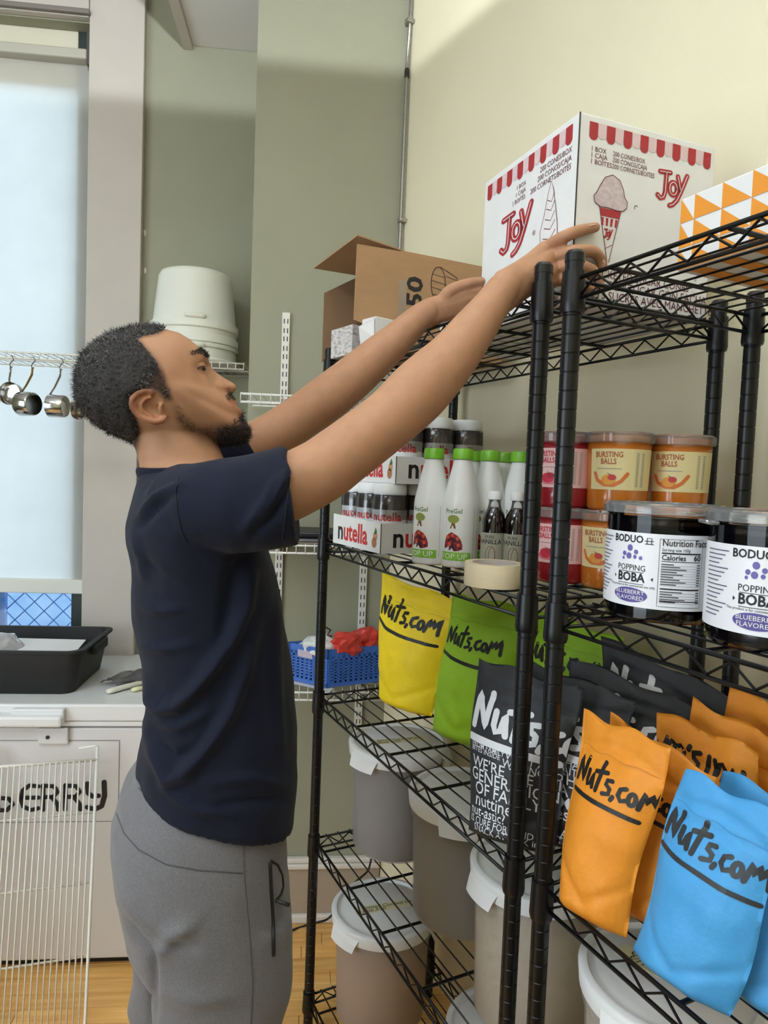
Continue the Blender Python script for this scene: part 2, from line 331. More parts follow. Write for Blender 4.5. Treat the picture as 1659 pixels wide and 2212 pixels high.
# conduit in the corner
cdt = thing('conduit', 'thin galvanised metal conduit with clips running down the wall corner', 'pipe', (0.372, 1.205, 1.8))
GALV = M('galvanised', (170, 168, 162), 0.35, 0.9, var=0.15, vscale=60)
put('pipe', MB().tube([(0.006, 0, 1.55), (0.006, 0, 1.18), (0.0, 0.0, 0.98)], 0.0065, 12), GALV, cdt, smooth=True)
pth = []; rr = []
for k in range(150): pth.append((0.0 - 0.004 * k / 150, 0, 0.98 - k * 0.0064)); rr.append(0.0050 if k % 2 else 0.0064)
put('armoured_cable', MB().tube(pth, rr, 10), M('armour', (150, 148, 142), 0.4, 0.8), cdt, smooth=True)
put('coupling', MB().lathe([(0.007, 0), (0.008, 0.004), (0.008, 0.022), (0.007, 0.028)], 14, (0, 0, 0.965)), M('coupling', (50, 48, 46), 0.4, .6), cdt)
for z in (1.13, 0.515): put('clip', MB().bbox(-0.012, 0.028, -0.014, 0.008, z, z + 0.013, 0.003).bbox(0.018, 0.026, -0.014, 0.002, z, z + 0.022, 0.002), GALV, cdt)
# black cable behind the shelving
pts = [(745, 1850, 1.98), (735, 1880, 1.95), (760, 1905, 1.9), (735, 1950, 1.9), (712, 1985, 1.95), (690, 1992, 1.98), (660, 1998, 1.97), (625, 2012, 1.93), (585, 2040, 1.88)]
pts = [(802, 1855), (795, 1880), (780, 1895), (757, 1915), (740, 1938), (722, 1970), (706, 1986), (688, 1992)]
cp = []
for i, (u, v) in enumerate(pts):
    k = i / (len(pts) - 1); q = onplane(u, v, bw(0, -0.05 - 0.10 * math.sin(k * math.pi / 2) , 0), DN); q.z = max(q.z, 0.006); cp.append(q)
for u, v in ((660, 1999), (625, 2012), (590, 2030), (540, 2050)): cp.append(onz(u, v, 0.006))
sm = [cp[0]]
for a, b, c_, d in zip([cp[0]] + cp[:-2], cp[:-1], cp[1:], cp[2:] + [cp[-1]]):
    for k in range(1, 6):
        q = k / 5; sm.append(0.5 * ((2 * b) + (c_ - a) * q + (2 * a - 5 * b + 4 * c_ - d) * q * q + (3 * b - a - 3 * c_ + d) * q ** 3))
tag(put('power_cable', MB().tube(sm, 0.0035, 8), M('cable_black', (22, 20, 20), 0.5), smooth=True), 'black power cable drooping from behind the shelving to the wood floor', 'cable')
# ------------------------------------------------------------ black wire shelving
LV = [1.783, 1.330, 0.929, 0.545, 0.115]; D_, L_U = 0.371, 0.838
Z1, Z2, Z3, Z4, Z5 = [z + 0.0055 for z in LV]
BLK = M('black_epoxy', (9, 9, 10), 0.34, spec=0.4)
prof = [(0.0, 0.0), (0.012, 0.0), (0.0125, 0.004)]
z = 0.03
while z < 1.80: prof += [(0.0127, z), (0.0118, z + 0.0008), (0.0118, z + 0.0016), (0.0127, z + 0.0024)]; z += 0.0254
prof += [(0.0127, 1.806), (0.0135, 1.806), (0.0135, 1.817), (0.011, 1.821), (0, 1.821)]
def sharp(me, ang=30):
    bm = bmesh.new(); bm.from_mesh(me)
    for e_ in bm.edges:
        if len(e_.link_faces) == 2 and e_.calc_face_angle(0) > R(ang): e_.smooth = False
    bm.to_mesh(me); bm.free(); return me
ME_POST = sharp(MB().lathe(prof, 18).mesh('post', BLK))
ME_COLLAR = MB().lathe([(0.0128, 0.010), (0.0155, 0.010), (0.0168, -0.03), (0.0172, -0.040), (0.0158, -0.046), (0.0128, -0.046)], 18).mesh('collar', BLK); sharp(ME_COLLAR)
frame_mb = MB(); mem = {}
for a, b in (((0, 0), (0, L_U)), ((D_, 0), (D_, L_U)), ((0, 0), (D_, 0)), ((0, L_U), (D_, L_U))): frame_mb.tube([(*a, 0), (*b, 0)], 0.003, 8)
ME_FRAME = frame_mb.mesh('shelf', BLK)
ME_LRY = MB().tube([(0, 0, 0), (0, L_U, 0)], 0.0028, 8).mesh('lower_rail', BLK)
ME_LRX = MB().tube([(0, 0, 0), (D_, 0, 0)], 0.0028, 8).mesh('lower_rail', BLK)
def zig(L, ax):
    n = int(L // 0.029); st = (L - 0.03) / n; p = []
    for k in range(n + 1):
        q = 0.015 + k * st; zz = -0.003 if k % 2 else -0.024; p.append((0, q, zz) if ax else (q, 0, zz))
    return MB().tube(p, 0.0019, 6).mesh('zigzag_wire', BLK)
ME_ZY, ME_ZX = zig(L_U, 1), zig(D_, 0)
ME_DW = MB().tube([(0, -0.002, 0.004), (0, L_U + 0.002, 0.004)], 0.0017, 6).mesh('deck_wire', BLK)
ME_CB = MB().tube([(0.0, 0, 0), (0.004, 0, -0.001), (D_ - 0.004, 0, -0.001), (D_, 0, 0)], 0.0032, 8).mesh('crossbar', BLK)
def unit(label, loc):
    t = thing('shelving_unit', label, 'shelf', loc, 0, 'black wire shelving units')
    for x in (0, D_):
        for y in (0, L_U): put('post', ME_POST, None, t, loc=(x, y, 0))
    for zl in LV:
        s = put('shelf', ME_FRAME, None, t, loc=(0, 0, zl))
        for x in (0, D_):
            put('lower_rail', ME_LRY, None, s, loc=(x, 0, -0.027)); put('zigzag_wire', ME_ZY, None, s, loc=(x, 0, 0))
            for y in (0, L_U): put('collar', ME_COLLAR, None, s, loc=(x, y, 0))
        for y in (0, L_U): put('lower_rail', ME_LRX, None, s, loc=(0, y, -0.027)); put('zigzag_wire', ME_ZX, None, s, loc=(0, y, 0))
        for k in range(1, 11): put('deck_wire', ME_DW, None, s, loc=(D_ * k / 11, 0, 0))
        for y in (0.089, 0.259, 0.431, 0.6, 0.769): put('crossbar', ME_CB, None, s, loc=(0, y, 0))
    return t
unit('black wire shelving unit in front of the man, holding bottles and bins', (0, 0, 0))
unit('black wire shelving unit nearest the camera, holding tubs of popping boba', (0, -0.0657 - L_U, 0))
# ------------------------------------------------------------ cartons on the top shelves
CARD = M('white_board', (226, 224, 222), 0.6, var=0.02, vscale=30)
RED = M('print_red', (160, 34, 40), 0.6); PINK = M('print_pink', (214, 186, 186), 0.6); MAROON = M('print_maroon', (96, 26, 40), 0.6); PWHITE = M('print_white', (238, 234, 232), 0.6)
INK = M('print_black', (22, 20, 22), 0.6); CREAMP = M('print_cream', (222, 208, 208), 0.6)
def joy(mbr, mbw, fn, x, y, h, xs=1.0):
    def f(a, b): return fn(x + a * h * xs, y + b * h)
    S = [[(0.02, .97), (.42, 1.0)], [(.27, .95), (.25, .3), (.2, .12), (.08, .06), (-.03, .16)],
         [(q[0], q[1]) for q in ell(.56, .48, .15, .22, 18)] + [(.71, .48)], [(.72, .93), (.84, .5)], [(1.08, 1.02), (.86, .42), (.72, .1), (.58, -.06), (.45, -.12)]]
    for s in S: mbr.ribbon(s, 0.175, f, 0.05)
    def g(a, b):
        v = Vector(f(a, b)); return v + g.n * 0.0005
    g.n = joy.n
    for s in S: mbw.ribbon(s, 0.03, g, 0.05)
def awning(mbr, mbp, fn, x0, x1, zt, zb, n=8):
    w = (x1 - x0) / (2 * n - 1)
    for k in range(2 * n - 1):
        a = x0 + k * w; zz = zb + (0.004 if k % 2 else 0); b = a + w * (0.96)
        (mbp if k % 2 else mbr).add([fn(*q) for q in [(a, zt), (a, zz + w * .3), (a + w * .2, zz + w * .07), (a + w * .5, zz), (b - w * .2, zz + w * .07), (b, zz + w * .3), (b, zt)]], [tuple(range(7))])
BX, BY, BH = 0.274, 0.290, 0.284
jb = thing('cone_carton', 'large white carton of sugar cones with red striped awning print, held by the man', 'box', (0.083, 0.036, Z1), R(-4.7))
put('carton_body', MB().bbox(0, BX, 0, BY, 0, BH, 0.0025), CARD, jb)
put('corner_seam', MB().box(-0.0008, 0.0008, -0.0008, 0.0008, 0.0, BH - 0.001), M('carton_edge', (60, 52, 50), 0.8), jb)
fR = lambda x, z: (x, -0.0007, z)
fL = lambda a, z: (-0.0007, BY - a, z)
fR2 = lambda x, z: (x, -0.0011, z); fL2 = lambda a, z: (-0.0011, BY - a, z)
for f_, x0, x1, zb in ((fR, 0.018, 0.264, 0.246), (fL, 0.012, 0.274, 0.244)):
    r_, p_ = MB(), MB(); awning(r_, p_, f_, x0, x1, 0.273, zb); aw = put('awning_print', r_, RED, jb); put('pink_stripes', p_, PINK, aw)
for f_, nv, x0, z0, h_, xs_ in ((fR, (0, -1, 0), 0.158, 0.180, 0.046, 1.15), (fL, (-1, 0, 0), 0.074, 0.126, 0.064, 1.32)):
    r_, w_ = MB(), MB(); joy.n = Vector(nv); joy(r_, w_, f_, x0, z0, h_, xs_); lg = put('logo_print', r_, RED, jb); put('logo_inner_line', w_, CREAMP, lg)
m1, m2, m3, m4 = MB(), MB(), MB(), MB()
for i, (a, b) in enumerate((('1 BOX', '200 CONES/BOX'), ('1 CAJA', '200 CONOS/CAJA'), ('1 BOITES', '200 CORNETS/BOITES'))):
    addtext(m1, a, 0.0105, fR, 0.022, 0.230 - i * 0.0095, 'LEFT'); addtext(m1, b, 0.0105, fR, 0.064, 0.230 - i * 0.0095, 'LEFT', sx=.82)
    addtext(m2, a, 0.0108, fL, 0.146, 0.228 - i * 0.0115, 'RIGHT'); addtext(m2, b, 0.0125, fL, 0.274, 0.231 - i * 0.0130, 'RIGHT', sx=.93)
put('registered_mark', addtext(MB(), '\u00ae', 0.012, fL, 0.178, 0.132), MAROON, jb)
for i, s_ in enumerate(('JACKETED SUGAR CONES', 'CONOS DE AZ\u00daCAR CON FACHA', 'CORNETS SUCR\u00c9S AVEC MANCHETTE')):
    addtext(m3, s_, 0.0185, fR, 0.136, 0.042 - i * 0.0165, sx=0.95 if i else .9); addtext(m4, s_, 0.0125, fL, 0.115, 0.085 - i * 0.013)
for q in (m1, m2, m3, m4): put('lettering', q, MAROON, jb)
SCP = M('print_scoop', (206, 194, 192), 0.6, col2=(182, 160, 164), vscale=120)
blob = [(.035, .145), (.032, .155), (.037, .160), (.043, .172), (.052, .186), (.066, .192), (.08, .186), (.088, .173), (.091, .162), (.097, .155), (.096, .146), (.089, .140), (.078, .139), (.06, .141), (.046, .140)]
blob = [(x, z + .009) for x, z in blob]; up_ = lambda x, z: (x, -0.0007, z + .009); up2 = lambda x, z: (x, -0.0012, z + .009)
cp_ = put('cone_picture', MB().poly(blob, lambda x, z: (x, -0.0009, z)), SCP, jb)
ol = MB(); ol.ribbon(blob + [blob[0]], 0.0012, fR2); ol.ribbon([(.044, .141), (.064, .058), (.067, .058), (.086, .141)], 0.0012, up_); ol.ribbon([(.059, .078), (.0715, .085)], .001, up_)
put('cone_outline', ol, MAROON, cp_)
r_ = MB().poly([(.045, .139), (.085, .139), (.083, .127), (.047, .127)], up_)
for k in range(4): r_.poly([(.0485 + k * .009, .125), (.0535 + k * .009, .125), (.0532 + k * .0085, .113), (.0492 + k * .0085, .113)], up_)
joy.n = Vector((0, -1, 0)); joy(r_, MB(), up_, 0.056, 0.094, 0.014)
put('cone_sleeve', r_, RED, cp_)
put('registration_mark', MB().ribbon([(.112, .157), (.112, .162), (.117, .162)], .0012, fR), INK, jb); put('registration_mark', MB().ribbon([(.244, .062), (.247, .062), (.247, .067)], .001, fR), INK, jb)
sw_ = [(.200, .105), (.197, .13), (.207, .155), (.215, .185), (.223, .205), (.230, .19), (.238, .16), (.244, .135), (.247, .11), (.239, .10), (.219, .095)]
cp_ = put('cone_picture', MB().poly(sw_, lambda a, z: (-0.0009, BY - a, z)), M('print_swirl', (226, 220, 218), 0.6), jb)
ol = MB().ribbon(sw_ + [sw_[0]], 0.0012, fL2)
for zz in (.117, .133, .147, .163, .177): ol.ribbon([(.204 + (zz - .1) * .14, zz), (.226, zz - .006), (.242 - (zz - .1) * .12, zz + .006)], .0014, fL2)
ol.ribbon([(.207, .095), (.222, .025), (.240, .095)], .0012, fL)
put('cone_outline', ol, MAROON, cp_); put('cone_sleeve', MB().poly([(.206, .096), (.240, .096), (.237, .071), (.210, .071)], fL), RED, cp_)
# white carton with green print lying between
wc = thing('white_carton', 'low white carton with green printed base behind the cone carton', 'box', (0.13, 0.335, Z1), R(-3))
put('carton_body', MB().bbox(0, 0.2, 0, 0.2, 0, 0.06, 0.002), CARD, wc)
g_ = MB(); fB = lambda x, y: (x, y, -0.0006)
for a in (.03, .07, .11): g_.ribbon([(.04, a), (.14, a)], .004, fB, round_=False)
g_.ribbon([(.05, .14), (.12, .14), (.12, .18), (.05, .18), (.05, .14)], .01, fB)
put('green_print', g_, M('print_green', (52, 92, 66), 0.6), wc)
# brown carton lying open towards the front
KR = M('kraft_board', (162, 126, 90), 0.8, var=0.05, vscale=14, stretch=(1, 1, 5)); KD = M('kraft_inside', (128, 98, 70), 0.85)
def sheet(mb, a, b, c, d, th=0.003):        # quad with thickness
    a, b, c, d = map(Vector, (a, b, c, d)); n = (b - a).cross(d - a).normalized() * th
    return mb.add([a, b, c, d, a + n, b + n, c + n, d + n], [(3, 2, 1, 0), (4, 5, 6, 7), (0, 1, 5, 4), (1, 2, 6, 5), (2, 3, 7, 6), (3, 0, 4, 7)])
bx = thing('brown_carton', 'open brown cardboard carton lying on its side, stencilled with large digits', 'box', (0.07, 0.60, Z1), 0)
bh, bl, bd = 0.222, 0.285, 0.235
put('carton_wall', sheet(MB(), (0, 0, 0), (bl, 0, 0), (bl, 0, bh), (0, 0, bh)), KR, bx)
put('carton_wall', sheet(MB(), (0, bd, 0), (bl, bd, 0), (bl, bd, bh), (0, bd, bh)), KD, bx)
put('carton_wall', sheet(MB(), (0, 0, bh), (bl, 0, bh), (bl, bd, bh), (0, bd, bh)), KR, bx)
put('carton_wall', sheet(MB(), (0, 0, 0), (bl, 0, 0), (bl, bd, 0), (0, bd, 0)), KR, bx)
put('carton_wall', sheet(MB(), (bl, 0, 0), (bl, bd, 0), (bl, bd, bh), (bl, 0, bh)), KR, bx)
put('side_flap', sheet(MB(), (-0.112, -0.004, 0.055), (0, 0, 0.03), (0, 0, bh), (-0.110, -0.004, bh - 0.004)), KR, bx)
put('side_flap', sheet(MB(), (-0.085, bd + 0.02, -0.03 + 0.03), (0, bd, 0.0), (0, bd, bh), (-0.085, bd + 0.02, bh - 0.05)), KD, bx)
put('top_flap', sheet(MB(), (0, -0.002, bh + .002), (0, bd, bh + .002), (-0.118, bd + 0.01, bh + 0.004), (-0.112, -0.01, bh + 0.012)), KR, bx)
k = MB(); fK = lambda x, z: (x, -0.0036, z)
addtext(k, 'F050', 0.056, lambda x, y: (0.056 - y, -0.0036, 0.034 + x), 0, 0, 'LEFT', bold=0.03, sx=1.25)
put('stencil_digits', k, INK, bx)
k = MB()
e = ell(.098, .165, .019, .038, 20); k.ribbon(e + [e[0]], .0022, fK); e = ell(.115, .165, .026, .049, 10, -1.3, 1.57); k.ribbon([(.102, .204), (.148, .186), (.154, .172), (.154, .125)], .0018, fK)
for zz in (.14, .155, .17, .185): k.ribbon([(.082, zz), (.116, zz - .004)], .0014, fK)
for zz in (.185, .165): k.ribbon([(.117, zz), (.154, zz - .006)], .0014, fK)
put('basket_sketch', k, M('sketch_ink', (58, 44, 32), 0.7), bx)
put('clear_tape', MB().box(-0.004, 0.016, -0.0045, -0.0036, 0.02, 0.16), M('clear_tape', (190, 170, 150), 0.15, alpha=0.45), bx)
# things inside and in front of the brown carton
PAPER = M('leaflet_print', (206, 200, 196), 0.8, col2=(120, 112, 110), vscale=60, stretch=(1, 1, 3), contrast=(.45, .75))
tag(put('leaflet_stack', MB().bbox(0.0, 0.10, 0.0, 0.12, 0, 0.12, 0.002), PAPER, loc=(0.075, 0.64, Z1 + .004), rz=R(4)), 'stack of printed white leaflets standing inside the open brown carton', 'paper')
lb = thing('leaflet_box', 'printed white box edge beside the dark post at the open carton', 'box', (0.0, 0.70, Z1), R(8))
put('box_body', MB().bbox(0, 0.05, 0, 0.10, 0, 0.07, 0.002), PAPER, lb)
wb = thing('small_white_box', 'small plain white folded box leaning by the brown carton flap', 'box', (-0.012, 0.545, Z1), R(12))
put('box_body', MB().bbox(0, 0.075, 0, 0.05, 0.0, 0.058, 0.002), CARD, wb); put('end_flap', sheet(MB(), (-0.002, 0.0, 0.01), (-0.002, 0.05, 0.0), (-0.012, 0.045, 0.04), (-0.004, 0.0, 0.054), .0008), CARD, wb)
# carton with orange triangles
ORA = M('print_orange', (222, 142, 42), 0.55)
oc = thing('triangle_carton', 'white carton with orange triangle pattern on the top shelf nearest the camera', 'box', (0.098, -0.152, Z1), 0)
put('carton_body', MB().bbox(0, 0.26, -0.42, 0, 0, 0.093, 0.002), CARD, oc)
o_ = MB(); cw, ch = 0.0405, 0.0325; fo = lambda a, z: (-0.0007, -a, z)
for i in range(-1, 4):
    for j in range(3):
        x0 = 0.022 + i * cw; z0 = 0.0 + j * ch - 0.004
        if i == 3 and j != 1 and j != 2: continue
        p3 = [(x0, z0), (x0 + cw, z0), (x0, z0 + ch)]
        p3 = [(min(max(a, 0.0008), .3), min(max(b, .0008), .0925)) for a, b in p3]
        if p3[0][0] < p3[1][0] and i < 3: o_.poly(p3, fo)
fb = lambda x, y: (x, -y, -0.0007)
for k in range(9): o_.poly([(0.002, 0.012 + k * .046), (0.002, 0.034 + k * .046), (0.258, 0.054 + k * .046 - .02), (0.258, 0.030 + k * .046 - .02)], fb)
put('orange_print', o_, ORA, oc)
# ------------------------------------------------------------ goods on the second shelf
def cyl(r, z0=0.0, a0=0.0, k=1.0):        # print map: x runs round the can, y up
    return lambda x, y: (r * math.cos(a0 + x / r), r * math.sin(a0 + x / r), z0 + y)
def camang(p): return math.atan2(CAM.y - p[1], CAM.x - p[0])
def patch(r, a0, w, z0, z1, n=24):
    return MB().lathe([(r, z0), (r, z1)], n, a0=a0 - w / 2 / r, a1=a0 + w / 2 / r)
SHRINK = clear('shrink_film', gl=.12, rough=.06, veil=.03)
CHOC = M('hazelnut_spread', (44, 24, 16), 0.22, var=0.1, vscale=30, coat=0.6); JLID = M('jar_lid', (236, 236, 236), 0.45); JLAB = M('jar_label', (226, 226, 228), 0.45)
REDN = M('print_bright_red', (196, 34, 30), 0.5); NUTB = M('print_hazelnut', (170, 112, 66), 0.55); LEAF = M('print_leaf', (70, 120, 52), 0.55)
def jar_meshes():
    r = 0.0395
    body = MB().lathe([(0, 0), (r * .88, 0), (r * .96, .004), (r * .97, .05), (r * .985, .075), (r, .1), (r * .98, .112), (r * .84, .124), (r * .8, .13), (0, .13)], 28).mesh('glass_body', CHOC)
    lab = MB().lathe([(r * .98, .02), (r * .985, .05), (r * 1.003, .092)], 28).mesh('label', JLAB)
    lid = sharp(MB().lathe([(r * .93, .125), (r * .95, .127), (r * .95, .147), (r * .9, .150), (0, .150)], 28).mesh('lid', JLID), 40)
    film = MB().lathe([(r * 1.015, .07), (r * 1.035, .1), (r * 1.0, .127)], 20).mesh('film', SHRINK)
    k = MB(); addtext(k, 'nutella', 0.027, cyl(r * 1.01, .068), 0, 0, bold=.02)
    return body, lab, lid, film, k.mesh('lettering', REDN, False)
JM = jar_meshes()
def jar(p, label):
    t = thing('spread_jar', label, 'jar', p, camang(p) - .15 + random.uniform(-.15, .1), 'hazelnut spread jars')
    for n_, m_ in zip(('glass_body', 'label', 'lid', 'shrink_film', 'lettering'), JM): put(n_, m_, None, t)
def tray(p, rz, label, w, dpt, h, jars, jl):
    t = thing('jar_tray', label, 'tray', p, rz)
    th = .0015
    put('side_panel', sheet(MB(), (0, dpt, 0), (0, 0, 0), (0, 0, h), (0, dpt, h + .006), th), CARD, t); put('side_panel', sheet(MB(), (0, 0, 0), (w, 0, 0), (w, 0, h), (0, 0, h), th), CARD, t)
    put('side_panel', sheet(MB(), (w, 0, 0), (w, dpt, 0), (w, dpt, h), (w, 0, h), th), CARD, t); put('side_panel', sheet(MB(), (w, dpt, 0), (0, dpt, 0), (0, dpt, h), (w, dpt, h), th), CARD, t)
    put('base', MB().box(0, w, 0, dpt, 0, .002), CARD, t)
    put('seam', MB().box(-.0024, -.001, -.0024, -.001, 0, h), M('carton_edge'), t)
    for f_, x0, sz in ((lambda a, z: (-.0022, dpt - a, z), .115, .062), (lambda x, z: (x, -.0022, z), .115, .062)):
        k, b = MB(), MB()
        v, fc = text2d('n', sz, 'LEFT', bold=.02); xn = x0 - .088
        addtext(b, 'n', sz, f_, xn, .014, 'LEFT', bold=.022); addtext(k, 'utella', sz, f_, xn + .0315, .014, 'LEFT', bold=.022, sx=.92)
        put('lettering', b, INK, t); put('lettering', k, REDN, t)
        hz = put('hazelnut_print', MB().poly(ell(x0 + .100, .022, .011, .012, 12), f_), NUTB, t)
        put('hazelnut_print', MB().poly(ell(x0 + .104, .036, .010, .009, 12), f_), M('print_hazelnut2', (196, 146, 100), .55), t); put('leaf_print', MB().poly([(x0 + .098, .042), (x0 + .106, .056), (x0 + .112, .046), (x0 + .108, .04)], f_), LEAF, t)
    m = Matrix.Translation(Vector(p)) @ Matrix.Rotation(rz, 4, 'Z')
    for i, j in jars: jar(tuple(m @ Vector((.043 + i * .082, .043 + j * .079, .003))), jl + ', ' + ('near', 'middle', 'far')[j] + ' row, ' + ('shelf-edge', 'centre', 'wall-side')[i] + ' column')
tray((0.012, 0.528, Z2), R(3), 'white cardboard tray of hazelnut spread jars standing directly on the shelf', .25, .243, .066, [(0, 0), (0, 1), (0, 2), (1, 0), (2, 0), (1, 1), (1, 2), (2, 1), (2, 2)], 'chocolate spread jar in the lower tray')
tray((0.045, 0.532, Z2 + .1535), R(1), 'white cardboard tray of hazelnut spread jars stacked on the lower jars', .25, .243, .060, [(0, 0), (1, 0), (2, 0), (0, 1), (1, 1), (2, 1), (0, 2), (1, 2), (2, 2)], 'chocolate spread jar in the upper tray')
# white topping bottles
BOTW = M('bottle_white', (240, 241, 238), 0.3, coat=.3); CAPG = M('cap_green', (112, 176, 36), 0.4); LIME = M('print_lime', (120, 178, 50), 0.5); TREE = M('print_olive', (140, 150, 70), .5); BRN = M('print_brown', (120, 80, 40), .5)
BERR = M('print_berry', (150, 34, 44), 0.5, col2=(60, 20, 34), vscale=160, contrast=(.45, .55)); GREYT = M('print_grey', (150, 150, 150), .6); BERO = M('print_berry_orange', (206, 84, 50), .5)
br_ = .036
B_BODY = MB().lathe([(0, 0), (br_ * .95, 0), (br_, .004), (br_, .118), (br_ * .97, .128), (br_ * .72, .170), (br_ * .50, .203), (br_ * .49, .212), (0, .212)], 30).mesh('bottle_body', BOTW)
B_CAP = sharp(MB().lathe([(br_ * .54, .207), (br_ * .57, .208), (br_ * .55, .226), (br_ * .5, .228), (0, .228)], 26).mesh('cap', CAPG), 40)
def bparts():
    out = []
    f_ = cyl(br_ * 1.006)
    out.append(('band_print', patch(br_ * 1.006, 0, .062, .014, .030).mesh('band_print', LIME)))
    k = MB(); addtext(k, 'TOP UP', .015, cyl(br_ * 1.012), -.004, .017, sx=1.1); out.append(('lettering', k.mesh('lettering', PWHITE, False)))
    k = MB(); addtext(k, 'PreGel', .0125, f_, -.006, .104, bold=.01); out.append(('lettering', k.mesh('lettering', LEAF, False)))
    out.append(('tree_print', MB().fan(ell(-.006, .093, .012, .008, 14), f_).mesh('tree_print', TREE, False)))
    out.append(('trunk_print', MB().add([f_(*q) for q in ((-.008, .088), (-.012, .075), (0, .075), (-.003, .088))], [(0, 1, 2, 3)]).mesh('trunk_print', BRN, False)))
    out.append(('berry_print', MB().fan([(-.024, .036), (-.023, .048), (-.020, .06), (-.014, .065), (-.008, .068), (-.002, .065), (.004, .062), (.009, .056), (.012, .05), (.014, .043), (.014, .036), (.006, .033), (.0, .032), (-.012, .034)], f_).mesh('berry_print', BERR, False)))
    f2 = cyl(br_ * 1.012); k = MB()
    for q in ((-.016, .058), (-.006, .062), (.004, .056), (-.012, .046), (.006, .044)): k.fan(ell(q[0], q[1], .0035, .0038, 8), f2)
    out.append(('berry_highlights', k.mesh('berry_highlights', BERO, False)))
    k = MB()
    for i in range(26): k.add([f_(*q) for q in ((.036, .018 + i * .0038), (.05, .018 + i * .0038), (.05, .0200 + i * .0038), (.036, .0200 + i * .0038))], [(0, 1, 2, 3)])
    out.append(('small_print', k.mesh('small_print', GREYT, False)))
    return out
BP = bparts()
for i, (x, y, a, w) in enumerate(((.082, .322, -.05, 'foremost of the white green-capped topping bottles'), (.046, .372, -.35, 'white green-capped topping bottle at the left end, beside the jar trays'), (.146, .392, -.2, 'white green-capped topping bottle mostly hidden behind the foremost one'), (.150, .330, -.3, 'white green-capped topping bottle in the middle, behind the dark vanilla bottles'), (.214, .372, 0, 'white green-capped topping bottle at the back right corner of its group'), (.204, .302, .1, 'white green-capped topping bottle rightmost, above the dark vanilla bottles'))):
    t = thing('topping_bottle', w, 'bottle', (x, y, Z2), camang((x, y)) + a - .18, 'white topping bottles')
    put('bottle_body', B_BODY, None, t); put('cap', B_CAP, None, t)
    for n_, m_ in BP: put(n_, m_, None, t)
# vanilla bottles
vr = .0225; VAN = M('vanilla_dark', (20, 10, 8), 0.12, coat=.8); VLAB = M('vanilla_label', (158, 158, 140), 0.45); VCL = clear('bottle_clear', gl=.1, veil=.12)
for x, y, w in ((.100, .236, 'dark vanilla extract bottle on the left of the pair'), (.128, .204, 'dark vanilla extract bottle on the right of the pair, beside the front post')):
    t = thing('vanilla_bottle', w, 'bottle', (x, y, Z2), camang((x, y)) - .2, 'vanilla extract bottles')
    put('bottle_body', MB().lathe([(0, 0), (vr * .9, 0), (vr, .004), (vr, .075), (vr * .99, .095), (vr * .85, .108), (vr * .6, .118), (vr * .5, .121), (0, .121)], 26), VAN, t, smooth=True)
    put('neck', MB().lathe([(vr * .6, .1175), (vr * .5, .124), (vr * .46, .135), (0, .135)], 20), VCL, t, smooth=True)
    put('cap', sharp(MB().lathe([(vr * .56, .134), (vr * .6, .135), (vr * .6, .148), (vr * .54, .150), (0, .150)], 22).mesh('cap', JLID), 40), None, t)
    put('label', patch(vr * 1.01, 0, .12, .012, .074), VLAB, t, smooth=True)
    k = MB(); addtext(k, 'PURE', .008, cyl(vr * 1.02), -.002, .064); addtext(k, 'VANILLA', .0115, cyl(vr * 1.02), -.002, .054, bold=.015); put('lettering', k, INK, t)
    k = MB()
    for q in (ell(0, .034, .009, .016, 14), ell(.003, .03, .006, .018, 14)): k.ribbon(q + [q[0]], .0012, cyl(vr * 1.02))
    put('flower_print', k, BRN, t)
    k = MB().ribbon([(-.012, .018), (.012, .018), (.012, .07), (-.012, .07), (-.012, .018)], .0006, cyl(vr * 1.02), .004); put('label_frame', k, GREYT, t)
# masking tape roll
tp = thing('tape_roll', 'roll of cream masking tape lying flat at the shelf edge', 'tape', (.012, .105, Z2))
put('tape_band', MB().lathe([(.038, 0), (.0475, 0), (.048, .001), (.048, .036), (.0475, .037), (.038, .037), (.038, 0)], 44), M('masking_tape', (224, 208, 172), .7, var=.03, vscale=200, stretch=(.1, .1, 4)), tp, angle=40)
put('core', MB().lathe([(.0355, 0), (.0378, 0), (.0378, .0372), (.0355, .0372), (.0355, 0)], 40), M('tape_core', (214, 206, 200), .7), tp, angle=40)
